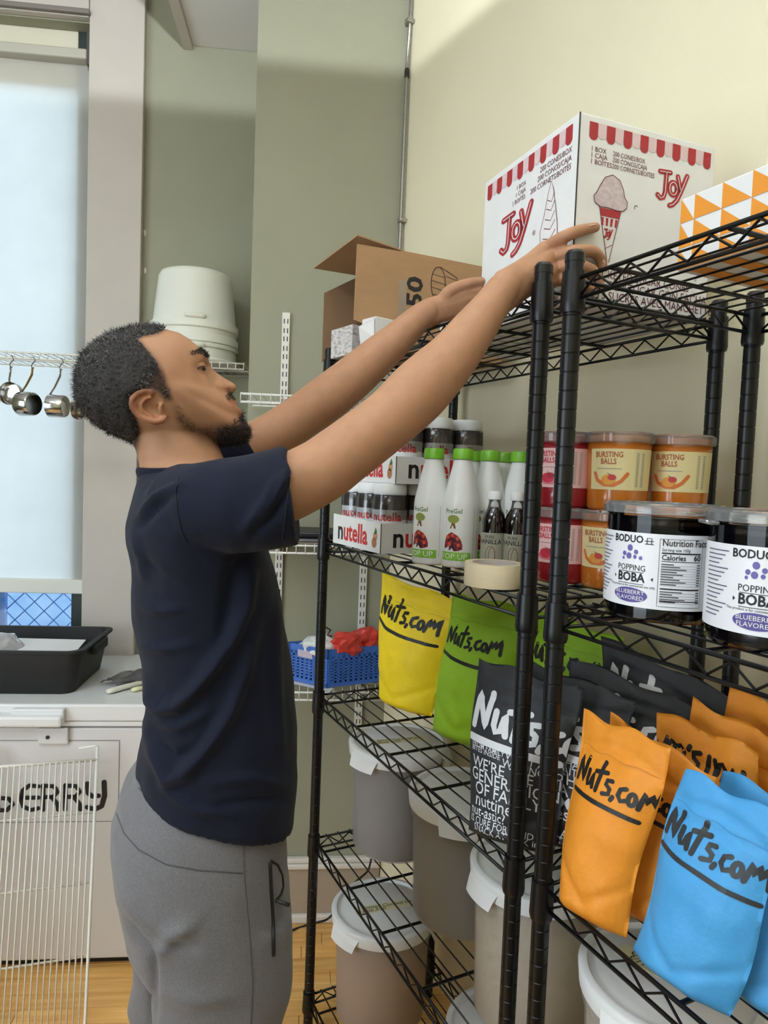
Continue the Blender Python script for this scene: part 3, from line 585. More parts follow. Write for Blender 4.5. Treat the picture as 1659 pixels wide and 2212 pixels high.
# tubs of bursting balls
def tub_mats(nm, col, lab): return M('tub_' + nm, col, .2, var=.06, vscale=40, coat=.5, spec=.6), M('tub_label_' + nm, lab, .45)
CLR = clear('clear_lid', gl=.12, rough=.1, veil=.2)
TXB = M('print_rust', (176, 92, 52), .5); MANGO = M('print_mango', (232, 160, 60), .5); MRED = M('print_mango_red', (196, 60, 60), .5); SBERRY = M('print_strawberry', (206, 44, 70), .5); SPL = M('print_splash', (222, 120, 60), .5); SPK = M('print_pink_splash', (226, 120, 140), .5)
tr_ = .053; th_ = .122
def tub(p, nm, col, lab, label, off, flip):
    mt, ml = tub_mats(nm, col, lab)
    t = thing('ball_tub', label, 'tub', p, camang(p) + off, 'tubs of bursting balls')
    put('tub_body', MB().lathe([(0, 0), (tr_ * .86, 0), (tr_ * .9, .005), (tr_ * .985, th_), (0, th_)], 36), mt, t, smooth=True)
    put('lid', sharp(MB().lathe([(tr_ * 1.0, th_ - .012), (tr_ * 1.06, th_ - .01), (tr_ * 1.06, th_ + .003), (tr_ * 1.0, th_ + .006), (tr_ * .9, th_ + .003), (0, th_ + .003)], 36).mesh('lid', CLR), 40), None, t)
    f_ = lambda x, y, e=0.0: ((tr_ * (.9 + .085 * y / th_) * 1.008 + e) * math.cos(x / tr_), (tr_ * (.9 + .085 * y / th_) * 1.008 + e) * math.sin(x / tr_), y)
    put('label', MB().grid(lambda u, v: f_(-.045 + u * .12, .034 + v * .066), 30, 2), ml, t, smooth=True)
    g = (lambda x, y: f_(-x * 1, .134 - y, .0005)) if flip else (lambda x, y: f_(x, y, .0005))
    k = MB(); addtext(k, 'BURSTING', .0125, g, -.010, .0865, sx=.8, bold=.02); addtext(k, 'BALLS', .0125, g, -.010, .0755, sx=.8, bold=.02); put('lettering', k, TXB if nm == 'mango' else SBERRY, t)
    h = lambda x, y: f_(x, y, .0005); h2 = lambda x, y: f_(x, y, .0009)
    put('splash_print', MB().ribbon([(-.034, .060), (-.029, .049), (-.016, .042), (0, .0415), (.012, .048), (.022, .060)], .006, h, .004), SPL if nm == 'mango' else SPK, t)
    put('fruit_print', MB().fan(ell(-.009, .050, .012, .0085, 14), h2), MANGO if nm == 'mango' else SBERRY, t)
    put('fruit_blush_print', MB().fan(ell(-.003, .054, .007, .0048, 12), lambda x, y: f_(x, y, .0013)), MRED if nm == 'mango' else M('print_strawberry2', (170, 20, 50), .5), t)
    put('leaf_print', MB().add([f_(x, y, .0013) for x, y in ((-.012, .062), (-.004, .058), (.004, .052), (-.004, .055))], [(0, 1, 2, 3)]), LEAF, t)
    k = MB()
    for i in range(22): k.add([h(*q) for q in ((.036, .04 + i * .0025), (.052, .04 + i * .0025), (.052, .0412 + i * .0025), (.036, .0412 + i * .0025))], [(0, 1, 2, 3)])
    put('small_print', k, GREYT, t); put('rule_print', MB().ribbon([(-.03, .068), (.012, .068)], .001, h, .004, False), GREYT, t)
MG, MGL, SB, SBL = (196, 112, 34), (236, 220, 164), (150, 30, 40), (240, 196, 196)
tub((.168, .128, Z2), 'strawberry', SB, SBL, 'red strawberry bursting-ball tub at the bottom of the red stack', -.35, False)
tub((.166, .130, Z2 + .128), 'strawberry', SB, SBL, 'red strawberry bursting-ball tub on top of the red stack', -.35, False)
tub((.208, .048, Z2), 'mango', MG, MGL, 'orange mango bursting-ball tub at the bottom, half hidden by a black boba tub', -.35, False)
tub((.214, .05, Z2 + .128), 'mango', MG, MGL, 'orange mango bursting-ball tub on top, next to the red stack', -.12, False)
tub((.318, .018, Z2), 'mango', MG, MGL, 'orange mango bursting-ball tub at the bottom by the back post', -.1, False)
tub((.318, .018, Z2 + .128), 'mango', MG, MGL, 'orange mango bursting-ball tub on top, by the back post', -.1, False)
# black boba tubs
bo = .071; BBL = M('boba_black', (12, 11, 14), .15, coat=.6); BLAB = M('boba_label', (232, 232, 236), .4); PUR = M('print_purple', (84, 74, 142), .5); PUR2 = M('print_purple_light', (98, 92, 160), .5)
CLT = clear('boba_clear', gl=.06, rough=.05)
def boba(p, off, label):
    t = thing('boba_tub', label, 'tub', p, camang(p) + off, 'black boba tubs')
    put('tub_body', MB().lathe([(0, 0), (bo * .93, 0), (bo * .96, .006), (bo * .985, .131), (0, .131)], 48), BBL, t, smooth=True)
    put('clear_wall', MB().lathe([(bo * .975, .002), (bo, .143)], 48), CLT, t, smooth=True)
    put('lid', sharp(MB().lathe([(bo * 1.0, .135), (bo * 1.07, .136), (bo * 1.08, .145), (bo * 1.02, .149), (bo * .98, .146), (0, .146)], 48).mesh('lid', CLR), 40), None, t)
    put('lid_tab', MB().bbox(bo * 1.0, bo * 1.14, -.02, .02, .131, .136, .002).xf(Matrix.Rotation(-.9, 4, 'Z')), CLR, t)
    lr = bo * 1.008
    put('label', patch(lr, .12, .31, .018, .112, 40), BLAB, t, smooth=True)
    f_ = lambda x, y, e=0.0: ((lr + .0005 + e) * math.cos(x * 1.08 / lr), (lr + .0005 + e) * math.sin(x * 1.08 / lr), .020 + (y - .022) * 1.2)
    k = MB(); addtext(k, 'BODUO', .0108, f_, -.006, .0882, bold=.02); put('brand_lettering', k, INK, t)
    k = MB(); k.ribbon([(.018, .0875), (.018, .0935), (.023, .0935), (.023, .0875)], .0009, f_); k.ribbon([(.016, .0875), (.025, .0875)], .0009, f_); k.ribbon([(.0155, .0905), (.025, .0905)], .0008, f_); put('brand_mark', k, INK, t)
    for q, rr in (((-.002, .0822), .0034), ((-.0092, .0758), .0025), ((.0058, .0782), .0025), ((-.003, .0736), .0033), ((.0046, .0730), .0021), ((.0115, .0722), .0021), ((-.0104, .0708), .0016)):
        put('bubble_print', MB().fan(ell(q[0], q[1], rr, rr, 16), f_), PUR2, t)
    k = MB(); addtext(k, 'POPPING', .0088, f_, 0, .0585); put('lettering', k, INK, t)
    k = MB(); addtext(k, 'BOBA', .0132, f_, 0, .0470, bold=.025); put('lettering', k, INK, t)
    k = MB(); k.ribbon([(-.016, .057), (.016, .057)], .0006, f_, .004); k.ribbon([(-.016, .0445), (.016, .0445)], .0006, f_, .004); addtext(k, 'This product is for commercial use only', .0036, f_, 0, .0412)
    k.add([f_(*q) for q in ((.024, .051), (.0265, .053), (.0265, .049))], [(0, 1, 2)]); k.add([f_(*q) for q in ((-.020, .051), (-.0225, .053), (-.0225, .049))], [(0, 1, 2)]); put('rule_print', k, INK, t)
    ov = put('flavour_oval', MB().fan(ell(0, .0325, .0215, .0078, 28), f_), PUR, t)
    k = MB(); f3 = lambda x, y: f_(x, y, .0006); addtext(k, 'BLUEBERRY', .0062, f3, 0, .0335, sx=1.15); addtext(k, 'FLAVORED', .0062, f3, 0, .0275, sx=1.15); put('lettering', k, PWHITE, ov)
    k = MB(); addtext(k, 'Nutrition Facts', .0098, f_, .0345, .087, 'LEFT', bold=.01, sx=.9); addtext(k, 'Serving size 100g', .0045, f_, .0345, .0815, 'LEFT'); addtext(k, 'Calories', .0078, f_, .0345, .0725, 'LEFT', bold=.015); addtext(k, '60', .0085, f_, .0785, .0725, 'RIGHT', bold=.02); put('lettering', k, INK, t)
    k = MB(); k.ribbon([(.032, .094), (.0805, .094), (.0805, .024), (.032, .024), (.032, .094)], .0004, f_, .004)
    for yy, ww in ((.0795, .0014), (.071, .0007), (.0425, .0014), (.030, .0007)): k.ribbon([(.0345, yy), (.0785, yy)], ww, f_, .004, False)
    for i in range(14):
        yy = .068 - i * .0026 if i < 9 else .0395 - (i - 9) * .0026; k.ribbon([(.0345, yy), (.048 + (i * 7 % 5) * .0035, yy)], .0009, f_, .004, False); k.ribbon([(.0745, yy), (.0785, yy)], .0009, f_, .004, False); k.ribbon([(.0345, yy - .0013), (.0785, yy - .0013)], .0002, f_, .004, False)
    put('nutrition_table', k, INK, t)
    k = MB()
    for i in range(16): k.ribbon([(-.062, .092 - i * .004), (-.030 - (i * 5 % 4) * .004, .092 - i * .004)], .0010, f_, .004, False)
    put('small_print', k, M('print_slate', (90, 88, 110), .6), t)
boba((.094, -.158, Z2), -.52, 'black blueberry popping boba tub beside the mango tubs')
boba((.094, -.318, Z2), -.22, 'black blueberry popping boba tub at the right edge, nearest the camera')
# ------------------------------------------------------------ bags on the third shelf
NUTS = [[(0.0, 0.0), (.05, .5), (.12, 1.0), (.3, .5), (.48, .05), (.55, .6), (.62, 1.1)], [(.85, .62), (.82, .2), (.92, .02), (1.08, .1), (1.2, .62), (1.22, .3), (1.28, .0)], [(1.66, 1.2), (1.62, .6), (1.55, -.05)], [(1.32, .72), (1.98, .84)],
        [(2.32, .6), (2.08, .56), (2.06, .38), (2.28, .26), (2.28, .04), (1.98, -.04)], [(2.52, .0), (2.46, -.14)], [(3.05, .55), (2.8, .44), (2.74, .16), (2.92, -.02), (3.14, .08)], [(q[0], q[1]) for q in ell(3.42, .22, .17, .24, 14)] + [(3.59, .22)],
        [(3.76, -.05), (3.84, .35), (3.9, .68), (4.02, .3), (4.16, .68), (4.28, .25), (4.5, .8), (4.56, .4), (4.62, -.08)]]
def bag(label, col, bl, br, tl, tr, thick, texts, ink, nm, seed, upside=False):
    bl, br, tl, tr = map(Vector, (bl, br, tl, tr)); base = (bl + br) / 2
    rnd = random.Random(seed)
    n = (br - bl).cross(tl - bl).normalized()
    if n.dot(CAM - base) < 0: n = -n
    wv, hv = ((br - bl).length + (tr - tl).length) / 2, (tl - bl).length
    ph = [rnd.uniform(0, 9) for _ in range(4)]
    def P(u, v): return (bl * (1 - u) + br * u) * (1 - v) + (tl * (1 - u) + tr * u) * v
    def th(u, v):
        e = max(0, 1 - abs(2 * u - 1) ** 2.6); a = min(1, (1 - v) / .55) ** .8; b = min(1, v / .10 + .62); return thick * e * a * b
    def wr(u, v):
        q = Vector((u * wv * 22 + seed, v * hv * 16, seed * .7)); w_ = noise.noise(q) * .004 + noise.noise(q * 2.3) * .0018
        crease = .004 * math.exp(-((v - .86 + .03 * math.sin(u * 5 + ph[0])) / .02) ** 2) + .003 * math.exp(-((v - .80 - .05 * (u - .5)) / .015) ** 2)
        dia = .004 * math.exp(-(((v - .08) - .35 * abs(u - .5)) / .03) ** 2)
        return (w_ - crease - dia) * min(1, 8 * min(u, 1 - u) + .15)
    def front(u, v):
        p = P(u, v) + n * (th(u, v) + wr(u, v)); p += (tr - tl).normalized() * (.004 * math.sin(v * 7 + ph[1]) * (abs(2 * u - 1)))
        if v > .97: p += (tl - bl).normalized() * (.004 * math.sin(u * 11 + ph[2]))
        return p
    def back(u, v): return P(u, v) - n * (th(u, v) * .75) + (tr - tl).normalized() * (.004 * math.sin(v * 7 + ph[1]) * (abs(2 * u - 1))) + ((tl - bl).normalized() * (.004 * math.sin(u * 11 + ph[2])) if v > .97 else Vector())
    t = thing('nut_bag', label, 'bag', base, 0, 'nut bags on the shelves')
    mb = MB(); nu, nv = 30, 44
    mb.grid(front, nu, nv); o = len(mb.v); mb.grid(back, nu, nv); k = nu + 1; top = nv * k
    for i in range(nu): mb.f += [(i + 1, i, o + i, o + i + 1), (top + i, top + i + 1, o + top + i + 1, o + top + i)]
    for j in range(nv): mb.f += [(j * k, (j + 1) * k, o + (j + 1) * k, o + j * k), ((j + 1) * k + nu, j * k + nu, o + j * k + nu, o + (j + 1) * k + nu)]
    put('pouch', mb, M('paper_' + nm, col, .6, var=.05, vscale=25, bump=.25, bscale=180), t, smooth=True, world=True)
    put('zip_seam', MB().ribbon([(.03 + q * .0188 * 2.5, .835 + .006 * math.sin(q * .9)) for q in range(21)], .0045, lambda u, v: front(min(max(u, 0), 1), v) + n * .0004, round_=False), M('paper_seam_' + nm, tuple(int(q * .9) for q in col), .6), t, world=True)
    def fn(x, y):      # x, y in metres from the lower left of the face
        u, v = x / wv, y / hv
        if upside: u, v = 1 - u, 1 - v
        return front(min(max(u, 0.005), .995), min(max(v, 0.005), .995)) + n * .0009
    mi = ink
    for kind, *a in texts:
        mb = MB()
        if kind == 'logo':
            x, y, s_, wd_ = a
            for st in NUTS: mb.ribbon([(x * wv + p[0] * s_, y * hv + p[1] * s_ * 1.15) for p in st], wd_, fn, .006)
            put('lettering', mb, mi, t, world=True)
        elif kind == 'line':
            pts, wd_ = a; mb.ribbon([(p[0] * wv, p[1] * hv) for p in pts], wd_, fn, .006); put('underline', mb, mi, t, world=True)
        else:
            s_, x, y, size, rot = a; addtext(mb, s_, size, fn, x * wv, y * hv, 'LEFT', rot=rot, bold=.004, sx=.95); put('lettering', mb, mi, t, world=True)
    return t
BK = M('marker_black', (24, 24, 20), .5); WK = M('marker_white', (222, 222, 224), .5); DK = M('marker_charcoal', (48, 50, 52), .5)
z3 = Z3
std = [('logo', .06, .70, .0385, .0085), ('line', [(.03, .645), (.2, .615), (.45, .60), (.9, .60)], .0085)]
bag('yellow paper nut bag with black brush lettering, farthest along the shelf', (248, 216, 20), (.139, .768, z3), (.192, .59, z3), (.132, .768, 1.255), (.238, .54, 1.215), .045, std, BK, 'yellow', 1)
bag('green paper nut bag between the yellow and the black bags', (158, 206, 40), (.150, .512, z3), (.215, .345, z3), (.185, .505, 1.245), (.285, .36, 1.235), .04, [('logo', .05, .66, .030, .007), ('line', [(.0, .585), (.3, .555), (.6, .54), (.78, .55)], .0075)], BK, 'green', 2)
bag('green paper nut bag squeezed behind the front post', (158, 206, 40), (.225, .33, z3), (.30, .16, z3), (.255, .33, 1.25), (.335, .13, 1.215), .035, std, BK, 'green', 3)
blk = [('logo', .05, .60, .0475, .0105), ('line', [(.02, .53), (.95, .53)], .012)]
for i, (s_, x, y, sz) in enumerate((('FROM FAMILY', .05, .485, .011), ('BITES INSIDE', .05, .46, .011), ('WHAT ARE YOU', .45, .48, .017), ('WAITING FOR?', .43, .435, .017), ("WE'RE THE FUN", .07, .375, .0245), ('GENERATION', .05, .305, .0265), ('OF FAMILY', .12, .235, .0265), ('nuttiness', .12, .17, .0285), ('nut-astic?', .05, .115, .022), ('IS CURE FOR A MID', .05, .07, .0155), ('SNACK ATTACK inside', .12, .03, .0155))): blk.append(('text', s_, x, y, sz, 0))
KB = (36, 36, 38)
bag('black paper nut bag with white lettering, standing foremost behind the posts', KB, (-.018, .105, z3), (.062, -.01, z3), (.03, .168, 1.20), (.108, -.008, 1.185), .04, blk, WK, 'black', 4)
bag('black paper nut bag second in the row, showing white letters beside the orange bag', KB, (.058, .07, z3), (.13, -.055, z3), (.095, .14, 1.20), (.18, -.045, 1.175), .03, blk, WK, 'black', 5)
bag('black paper nut bag third in the row, its end letters above the orange bag', KB, (.13, .03, z3), (.20, -.115, z3), (.17, .10, 1.21), (.255, -.09, 1.17), .025, [('logo', .08, .68, .041, .010)], WK, 'black', 6)
bag('black paper nut bag rearmost, by the back post', KB, (.22, .02, z3), (.275, -.13, z3), (.24, .10, 1.24), (.325, -.11, 1.18), .025, [('logo', .08, .72, .041, .010)], WK, 'black', 7)
OR = (224, 140, 34); BL_ = (72, 156, 214)
ora = [('logo', .07, .655, .0265, .0058), ('line', [(.07, .60), (.9, .585)], .006)]
bag('orange paper nut bag standing foremost at the shelf edge', OR, (-.002, -.100, z3), (.022, -.200, z3), (.05, -.075, 1.182), (.058, -.222, 1.184), .03, ora, BK, 'orange', 8)
bag('orange paper nut bag tucked right behind the foremost orange one', OR, (.058, -.105, z3), (.09, -.23, z3), (.092, -.088, 1.175), (.108, -.255, 1.150), .024, ora, BK, 'orange', 9)
bag('orange paper nut bag standing upside down in the back', OR, (.12, -.145, z3), (.14, -.285, z3), (.15, -.120, 1.185), (.155, -.275, 1.182), .02, [('logo', .12, .13, .03, .0065)], BK, 'orange', 10, True)
bag('orange paper nut bag behind the upside-down one', OR, (.17, -.15, z3), (.18, -.29, z3), (.19, -.145, 1.205), (.20, -.295, 1.185), .018, [], BK, 'orange', 11)
bag('orange paper nut bag at the very back, by the shelf above', OR, (.225, -.165, z3), (.23, -.31, z3), (.235, -.165, 1.225), (.245, -.32, 1.215), .018, [], BK, 'orange', 12)
blu = [('logo', .04, .665, .027, .0062), ('line', [(.03, .60), (.97, .575)], .006)]
bag('blue paper nut bag standing foremost at the right edge', BL_, (.014, -.222, z3), (.03, -.345, z3), (.05, -.250, 1.170), (.056, -.385, 1.163), .028, blu, DK, 'blue', 13)
bag('blue paper nut bag half hidden behind the foremost blue one', BL_, (.072, -.265, z3), (.085, -.40, z3), (.10, -.262, 1.166), (.108, -.405, 1.16), .024, [], DK, 'blue', 14)
# ------------------------------------------------------------ round storage bins
def binmat(nm, col, c2): return M('bin_content_' + nm, col, .8, col2=c2, vscale=220, contrast=(.35, .65))
BINC = M('bin_plastic', (212, 210, 208), .3, alpha=.34, spec=.5); BLID = M('bin_lid', (226, 225, 224), .35, spec=.5, var=.02, vscale=20); TAG = M('paper_tape', (222, 214, 172), .7)
def bin_(p, r, h, nm, col, c2, fill, label, tabs=(0.0, 2.1, 4.2), writing=None, ta=0.0):
    t = thing('storage_bin', label, 'bin', p, camang(p), 'round storage bins')
    put('bin_wall', MB().lathe([(0, .001), (r * .84, .001), (r * .875, .006), (r * .93, h * .80), (r * .97, h * .815), (r * .985, h - .012)], 48), BINC, t, smooth=True)
    put('contents', MB().lathe([(0, .004), (r * .83, .004), (r * .865, .01), (r * (.865 + .05 * fill), h * fill), (0, h * fill + .004)], 40), binmat(nm, col, c2), t, smooth=True)
    put('lid', sharp(MB().lathe([(r * .99, h - .03), (r * 1.01, h - .03), (r * 1.03, h - .004), (r * 1.0, h), (r * .93, h + .001), (r * .90, h - .006), (r * .86, h - .006), (r * .82, h - .002), (0, h - .002)], 56).mesh('lid', BLID), 50), None, t)
    for a in tabs:
        mb = MB().grid(lambda u, v: ((r * (1.015 + .10 * v)) * math.cos(a + (u - .5) * .75 * (1 - .25 * v)), (r * (1.015 + .10 * v)) * math.sin(a + (u - .5) * .75 * (1 - .25 * v)), h - .012 - .030 * v ** 1.5), 10, 4)
        put('lid_tab', mb, BLID, t, smooth=True)
    if writing:
        m = Matrix.Rotation(ta, 4, 'Z')
        tg = put('paper_tape', MB().box(-.075, .075, -.015, .015, h - .0018, h - .0012).xf(m), TAG, t)
        k = MB()
        for i, s_ in enumerate(writing): addtext(k, s_, .016, lambda x, y: tuple(m @ Vector((x, y, h - .0008))), -.06, .001 - i * .012, 'LEFT', shear=.4)
        put('handwriting', k, INK, tg)
GY, GY2 = (126, 124, 128), (108, 106, 112)
bin_((.185, .735, Z4), .125, .272, 'grey', GY, GY2, .80, 'round bin of grey powder farthest on the middle shelf', (-.75, 1.4, 3.3), ('Salted Caramel Ice', 'Base 2/20'), 1.9)
bin_((.195, .425, Z4), .125, .272, 'grey', GY, GY2, .80, 'round bin of dark grey powder standing in front of the first', (-.1, 2.0, 4.0))
bin_((.155, .135, Z4), .115, .272, 'beige', (206, 192, 170), (170, 152, 128), .86, 'round bin of speckled beige powder behind the two front posts', (-.9, 1.2, 3.3))
bin_((.150, -.165, Z4), .120, .272, 'beige', (206, 192, 170), (170, 152, 128), .80, 'round bin under the hanging blue bags of the near unit', (-.35, 1.7, 3.8), ('Oat Mix', '3/11'), 1.2)
bin_((.152, .72, Z5), .130, .272, 'brown', (186, 148, 118), (166, 128, 100), .80, 'round bin of brown powder on the bottom shelf with a yellow tape', (-.8, 1.4, 3.4), ('Toasted Coconut Ice', 'Base 3/20'), 1.9)
bin_((.215, .265, Z5), .125, .272, 'grey', GY, GY2, .80, 'round bin on the bottom shelf, only its white lid showing by the front post', (-.6, 1.5, 3.5))
# ------------------------------------------------------------ chest freezer and what stands by it
FRZ = M('freezer_enamel', (214, 212, 212), .35, var=.015, vscale=4); FRW = M('freezer_white', (226, 226, 226), .3); DARKG = M('gasket_grey', (150, 148, 150), .6)
fz = thing('chest_freezer', 'white chest freezer under the window with black lettering on its front', 'freezer', bw(-1.0, -0.208, 0), TH)
fx0, fx1 = -0.75, 0.66; fd = .548
put('body', MB().bbox(fx0, fx1, 0, fd, .03, .735, .006), FRZ, fz); put('lid', MB().bbox(fx0 - .004, fx1 + .004, -.012, fd, .757, .808, .006), FRW, fz)
put('gasket', MB().box(fx0 + .004, fx1 - .004, .004, fd - .004, .735, .757), DARKG, fz)
put('lid_trim', MB().bbox(fx0, fx1, -.008, .004, .742, .756, .002), FRW, fz)
put('lid_handle', MB().bbox(fx0 + .1, .345, -.05, -.012, .752, .785, .008).bbox(.20, .345, -.03, -.012, .77, .80, .005), FRW, fz)
lk = put('lock_plate', MB().bbox(.268, .352, -.014, 0, .69, .738, .004), FRZ, fz)
put('keyhole', MB().lathe([(0, 0), (.0055, 0), (.0055, .002), (0, .002)], 16).xf(Matrix.Translation((.296, -.0142, .712)) @ Matrix.Rotation(R(90), 4, 'X')), M('keyhole', (40, 38, 40), .4), lk)
pn = MB()
pn.box(-.2, .494, -.0012, 0, .696, .698); pn.box(.493, .495, -.0012, 0, .2, .698)
put('panel_groove', pn, M('panel_groove', (128, 124, 126), .6), fz); put('panel_groove', MB().box(-.2, .66, -.0012, 0, .452, .4535), M('panel_groove'), fz)
put('toe_gap', MB().box(fx0 + .02, fx1 - .02, .03, fd - .03, 0, .03), M('toe_gap', (30, 26, 24), .8), fz)
f_ = lambda x, z: (x, -.0016, z)
lets = {'B': [[(0, 0), (0, .9)], [(0, .45), (.3, .42), (.42, .22), (.25, 0), (0, .0)]], 'E': [[(.5, .86), (.25, .9), (.06, .72), (0, .42), (.08, .12), (.3, 0), (.5, .06)], [(.04, .45), (.5, .45)]],
        'R': [[(0, 0), (0, .9)], [(0, .88), (.3, .86), (.42, .66), (.3, .48), (0, .46)], [(.25, .46), (.42, .2), (.44, 0)]], 'Y': [[(0, .95), (.02, .6), (.15, .48), (.32, .5)], [(.48, 1.0), (.5, .5), (.42, .12), (.22, .0), (0, .08)]]}
for i, ch in enumerate('BERRY'):
    mb = MB()
    for st in lets[ch]: mb.ribbon([(.155 + i * .0625 + p[0] * .098, .490 + p[1] * .082) for p in st], .0125 if ch != 'Y' else .0145, f_, .01)
    put('letter', mb, INK, fz)
# black tote on the freezer
TOTE = M('tote_black', (17, 17, 18), .6, var=.35, vscale=9, bump=.1, bscale=60)
tt = thing('black_tote', 'black plastic tote filled with wrapped goods on the freezer lid', 'tub', bw(-0.93, 0.02, .808), TH)
def tote(s_, z, ins=0.0):
    w, d_, r = .262 * s_ - ins, .150 * s_ - ins, .035
    out = []
    for cx, cy, a in ((w - r, d_ - r, 0), (-w + r, d_ - r, 90), (-w + r, -d_ + r, 180), (w - r, -d_ + r, 270)):
        for k in range(6): q = R(a + k * 18); out.append((cx + r * math.cos(q), cy + r * math.sin(q), z))
    return out
lv = [tote(.0, 0)] if False else []
rings = [tote(.98, 0), tote(1.0, .004), tote(1.08, .118), tote(1.08, .128), tote(1.13, .128), tote(1.13, .136), tote(1.06, .136), tote(1.05, .12), tote(.97, .006)]
n_ = len(rings[0]); vs_ = [p for r in rings for p in r]; fs = []
for j in range(len(rings) - 1):
    for i in range(n_): fs.append((j * n_ + i, j * n_ + (i + 1) % n_, (j + 1) * n_ + (i + 1) % n_, (j + 1) * n_ + i))
fs += [tuple(range(n_ - 1, -1, -1)), tuple((len(rings) - 1) * n_ + i for i in range(n_))]
put('tub_shell', MB().add(vs_, fs), TOTE, tt, angle=35)
put('handle_lip', MB().bbox(.285, .305, -.06, .06, .098, .128, .004), TOTE, tt)
tag(put('paper_card', MB().add([(-.11, -.06, .0), (.13, -.05, .0), (.13, .06, .018), (-.1, .07, .018), (-.11, -.06, .004), (.13, -.05, .004), (.13, .06, .022), (-.1, .07, .022)], [(3, 2, 1, 0), (4, 5, 6, 7), (0, 1, 5, 4), (1, 2, 6, 5), (2, 3, 7, 6), (3, 0, 4, 7)]), M('card_white', (222, 220, 222), .6), loc=bw(-.83, .03, .9), rz=TH), 'flat white card lying on top inside the black tote', 'paper')
FILM = M('clear_film', (196, 194, 196), .12, var=.3, vscale=40, spec=.9, alpha=.8)
def crumple(rx, ry, rz_, seed, n=26, amp=.22):
    def fn(u, v):
        a, b = u * 2 * math.pi, (v - .5) * math.pi; q = Vector((math.cos(a) * math.cos(b), math.sin(a) * math.cos(b), math.sin(b)))
        s_ = 1 + amp * noise.noise(q * 2.2 + Vector((seed, 0, 0))) + amp * .6 * abs(noise.noise(q * 5 + Vector((0, seed, 0))))
        return (q.x * rx * s_, q.y * ry * s_, q.z * rz_ * s_)
    return MB().grid(fn, n, n // 2)
tag(put('film_bundle', crumple(.075, .06, .05, 3.3), FILM, smooth=True, loc=bw(-.955, .02, .905), rz=TH), 'crumpled clear plastic film bundle in the black tote', 'plastic wrap')
# spatulas in a clear sleeve on the freezer lid
hv = thing('white_spatula', 'white-handled spatula on the freezer lid, lying half under the dark sleeve', 'spatula', bw(-.566, -.13, .808), TH + R(48))
put('handle', MB().tube([(0, 0, .009), (.015, 0, .010), (.06, 0, .011), (.11, 0, .011), (.13, 0, .009)], [(.006, .009), (.008, .012), (.007, .0105), (.007, .010), (.004, .008)], 12), M('spatula_handle', (226, 222, 206), .4), hv, smooth=True)
put('blade', MB().bbox(.12, .21, -.012, .012, .006, .008, .0006), M('blade_grey', (170, 170, 170), .3, .8), hv)
hv = thing('cream_spatula', 'pale yellow spatula end peeking out by the back of the man', 'spatula', bw(-.500, -.108, .808), TH + R(40))
put('handle', MB().tube([(0, 0, .007), (.012, 0, .008), (.06, 0, .008)], [(.005, .007), (.007, .010), (.006, .009)], 10), M('spatula_cream', (222, 220, 176), .4), hv, smooth=True)
put('blade', MB().bbox(.055, .12, -.01, .01, .005, .0065, .0005), M('blade_grey'), hv)
tag(put('plastic_sleeve', MB().grid(lambda u, v: (u * .30, -.045 + v * .085, .014 + .006 * math.sin(u * 14 + v * 5) + .004 * math.sin(v * 17) + .012 * math.sin(v * math.pi)), 30, 12), M('sleeve_dark', (84, 82, 84), .15, var=.4, vscale=30, spec=.9), smooth=True, loc=bw(-.585, -.06, .808), rz=TH + R(52)), 'shiny dark grey plastic sleeve lying crosswise on the freezer lid', 'packaging')
# white wire refrigerator racks leaning on the freezer
WIRE = M('white_wire', (226, 224, 216), .4, coat=.2); 
def rack(label, w, h, off, s0, t0, lean, nw, cross, hook):
    t = thing('wire_rack', label, 'rack', bw(s0, t0, 0), TH + R(11), 'white wire racks leaning on the freezer')
    m = Matrix.Rotation(-lean, 4, 'X'); m = Matrix.Rotation(lean * -1, 4, 'X')
    def P(x, z, y=0.0): return tuple(m @ Vector((x, y, z)))
    r = .0042
    put('frame', MB().tube([P(w, h), P(w, .012), P(w - .008, .005), P(-w + .008, .005), P(-w, .012), P(-w, h)], r, 10), WIRE, t, smooth=True)
    put('top_bar', MB().tube([P(-w, h - .035 * hook), P(w, h - .035 * hook)], .005, 8), WIRE, t, smooth=True)
    if hook:
        put('hook_end', MB().tube([P(w, h), P(w - .004, h + .003), P(w - .05, h - .002)], r * .9, 8), WIRE, t, smooth=True)
    for k in range(nw): x = -w + (k + 1) * 2 * w / (nw + 1); put('rack_wire', MB().tube([P(x, h - .035 * hook, -.004), P(x, .006, -.004)], .0022, 6), WIRE, t, smooth=True)
    for z_ in cross: put('cross_wire', MB().tube([P(-w, z_, .004), P(w, z_, .004)], .003, 8), WIRE, t, smooth=True)
rack('white wire rack in front, leaning against the freezer with a bent hook on top', .24, .735, 0, -.745, -.525, R(17), 31, (.20, .38, .56), 1)
rack('white wire rack behind the front one, mostly cut off at the left edge', .17, .70, 0, -.985, -.44, R(13), 22, (.2, .42, .44), 0)
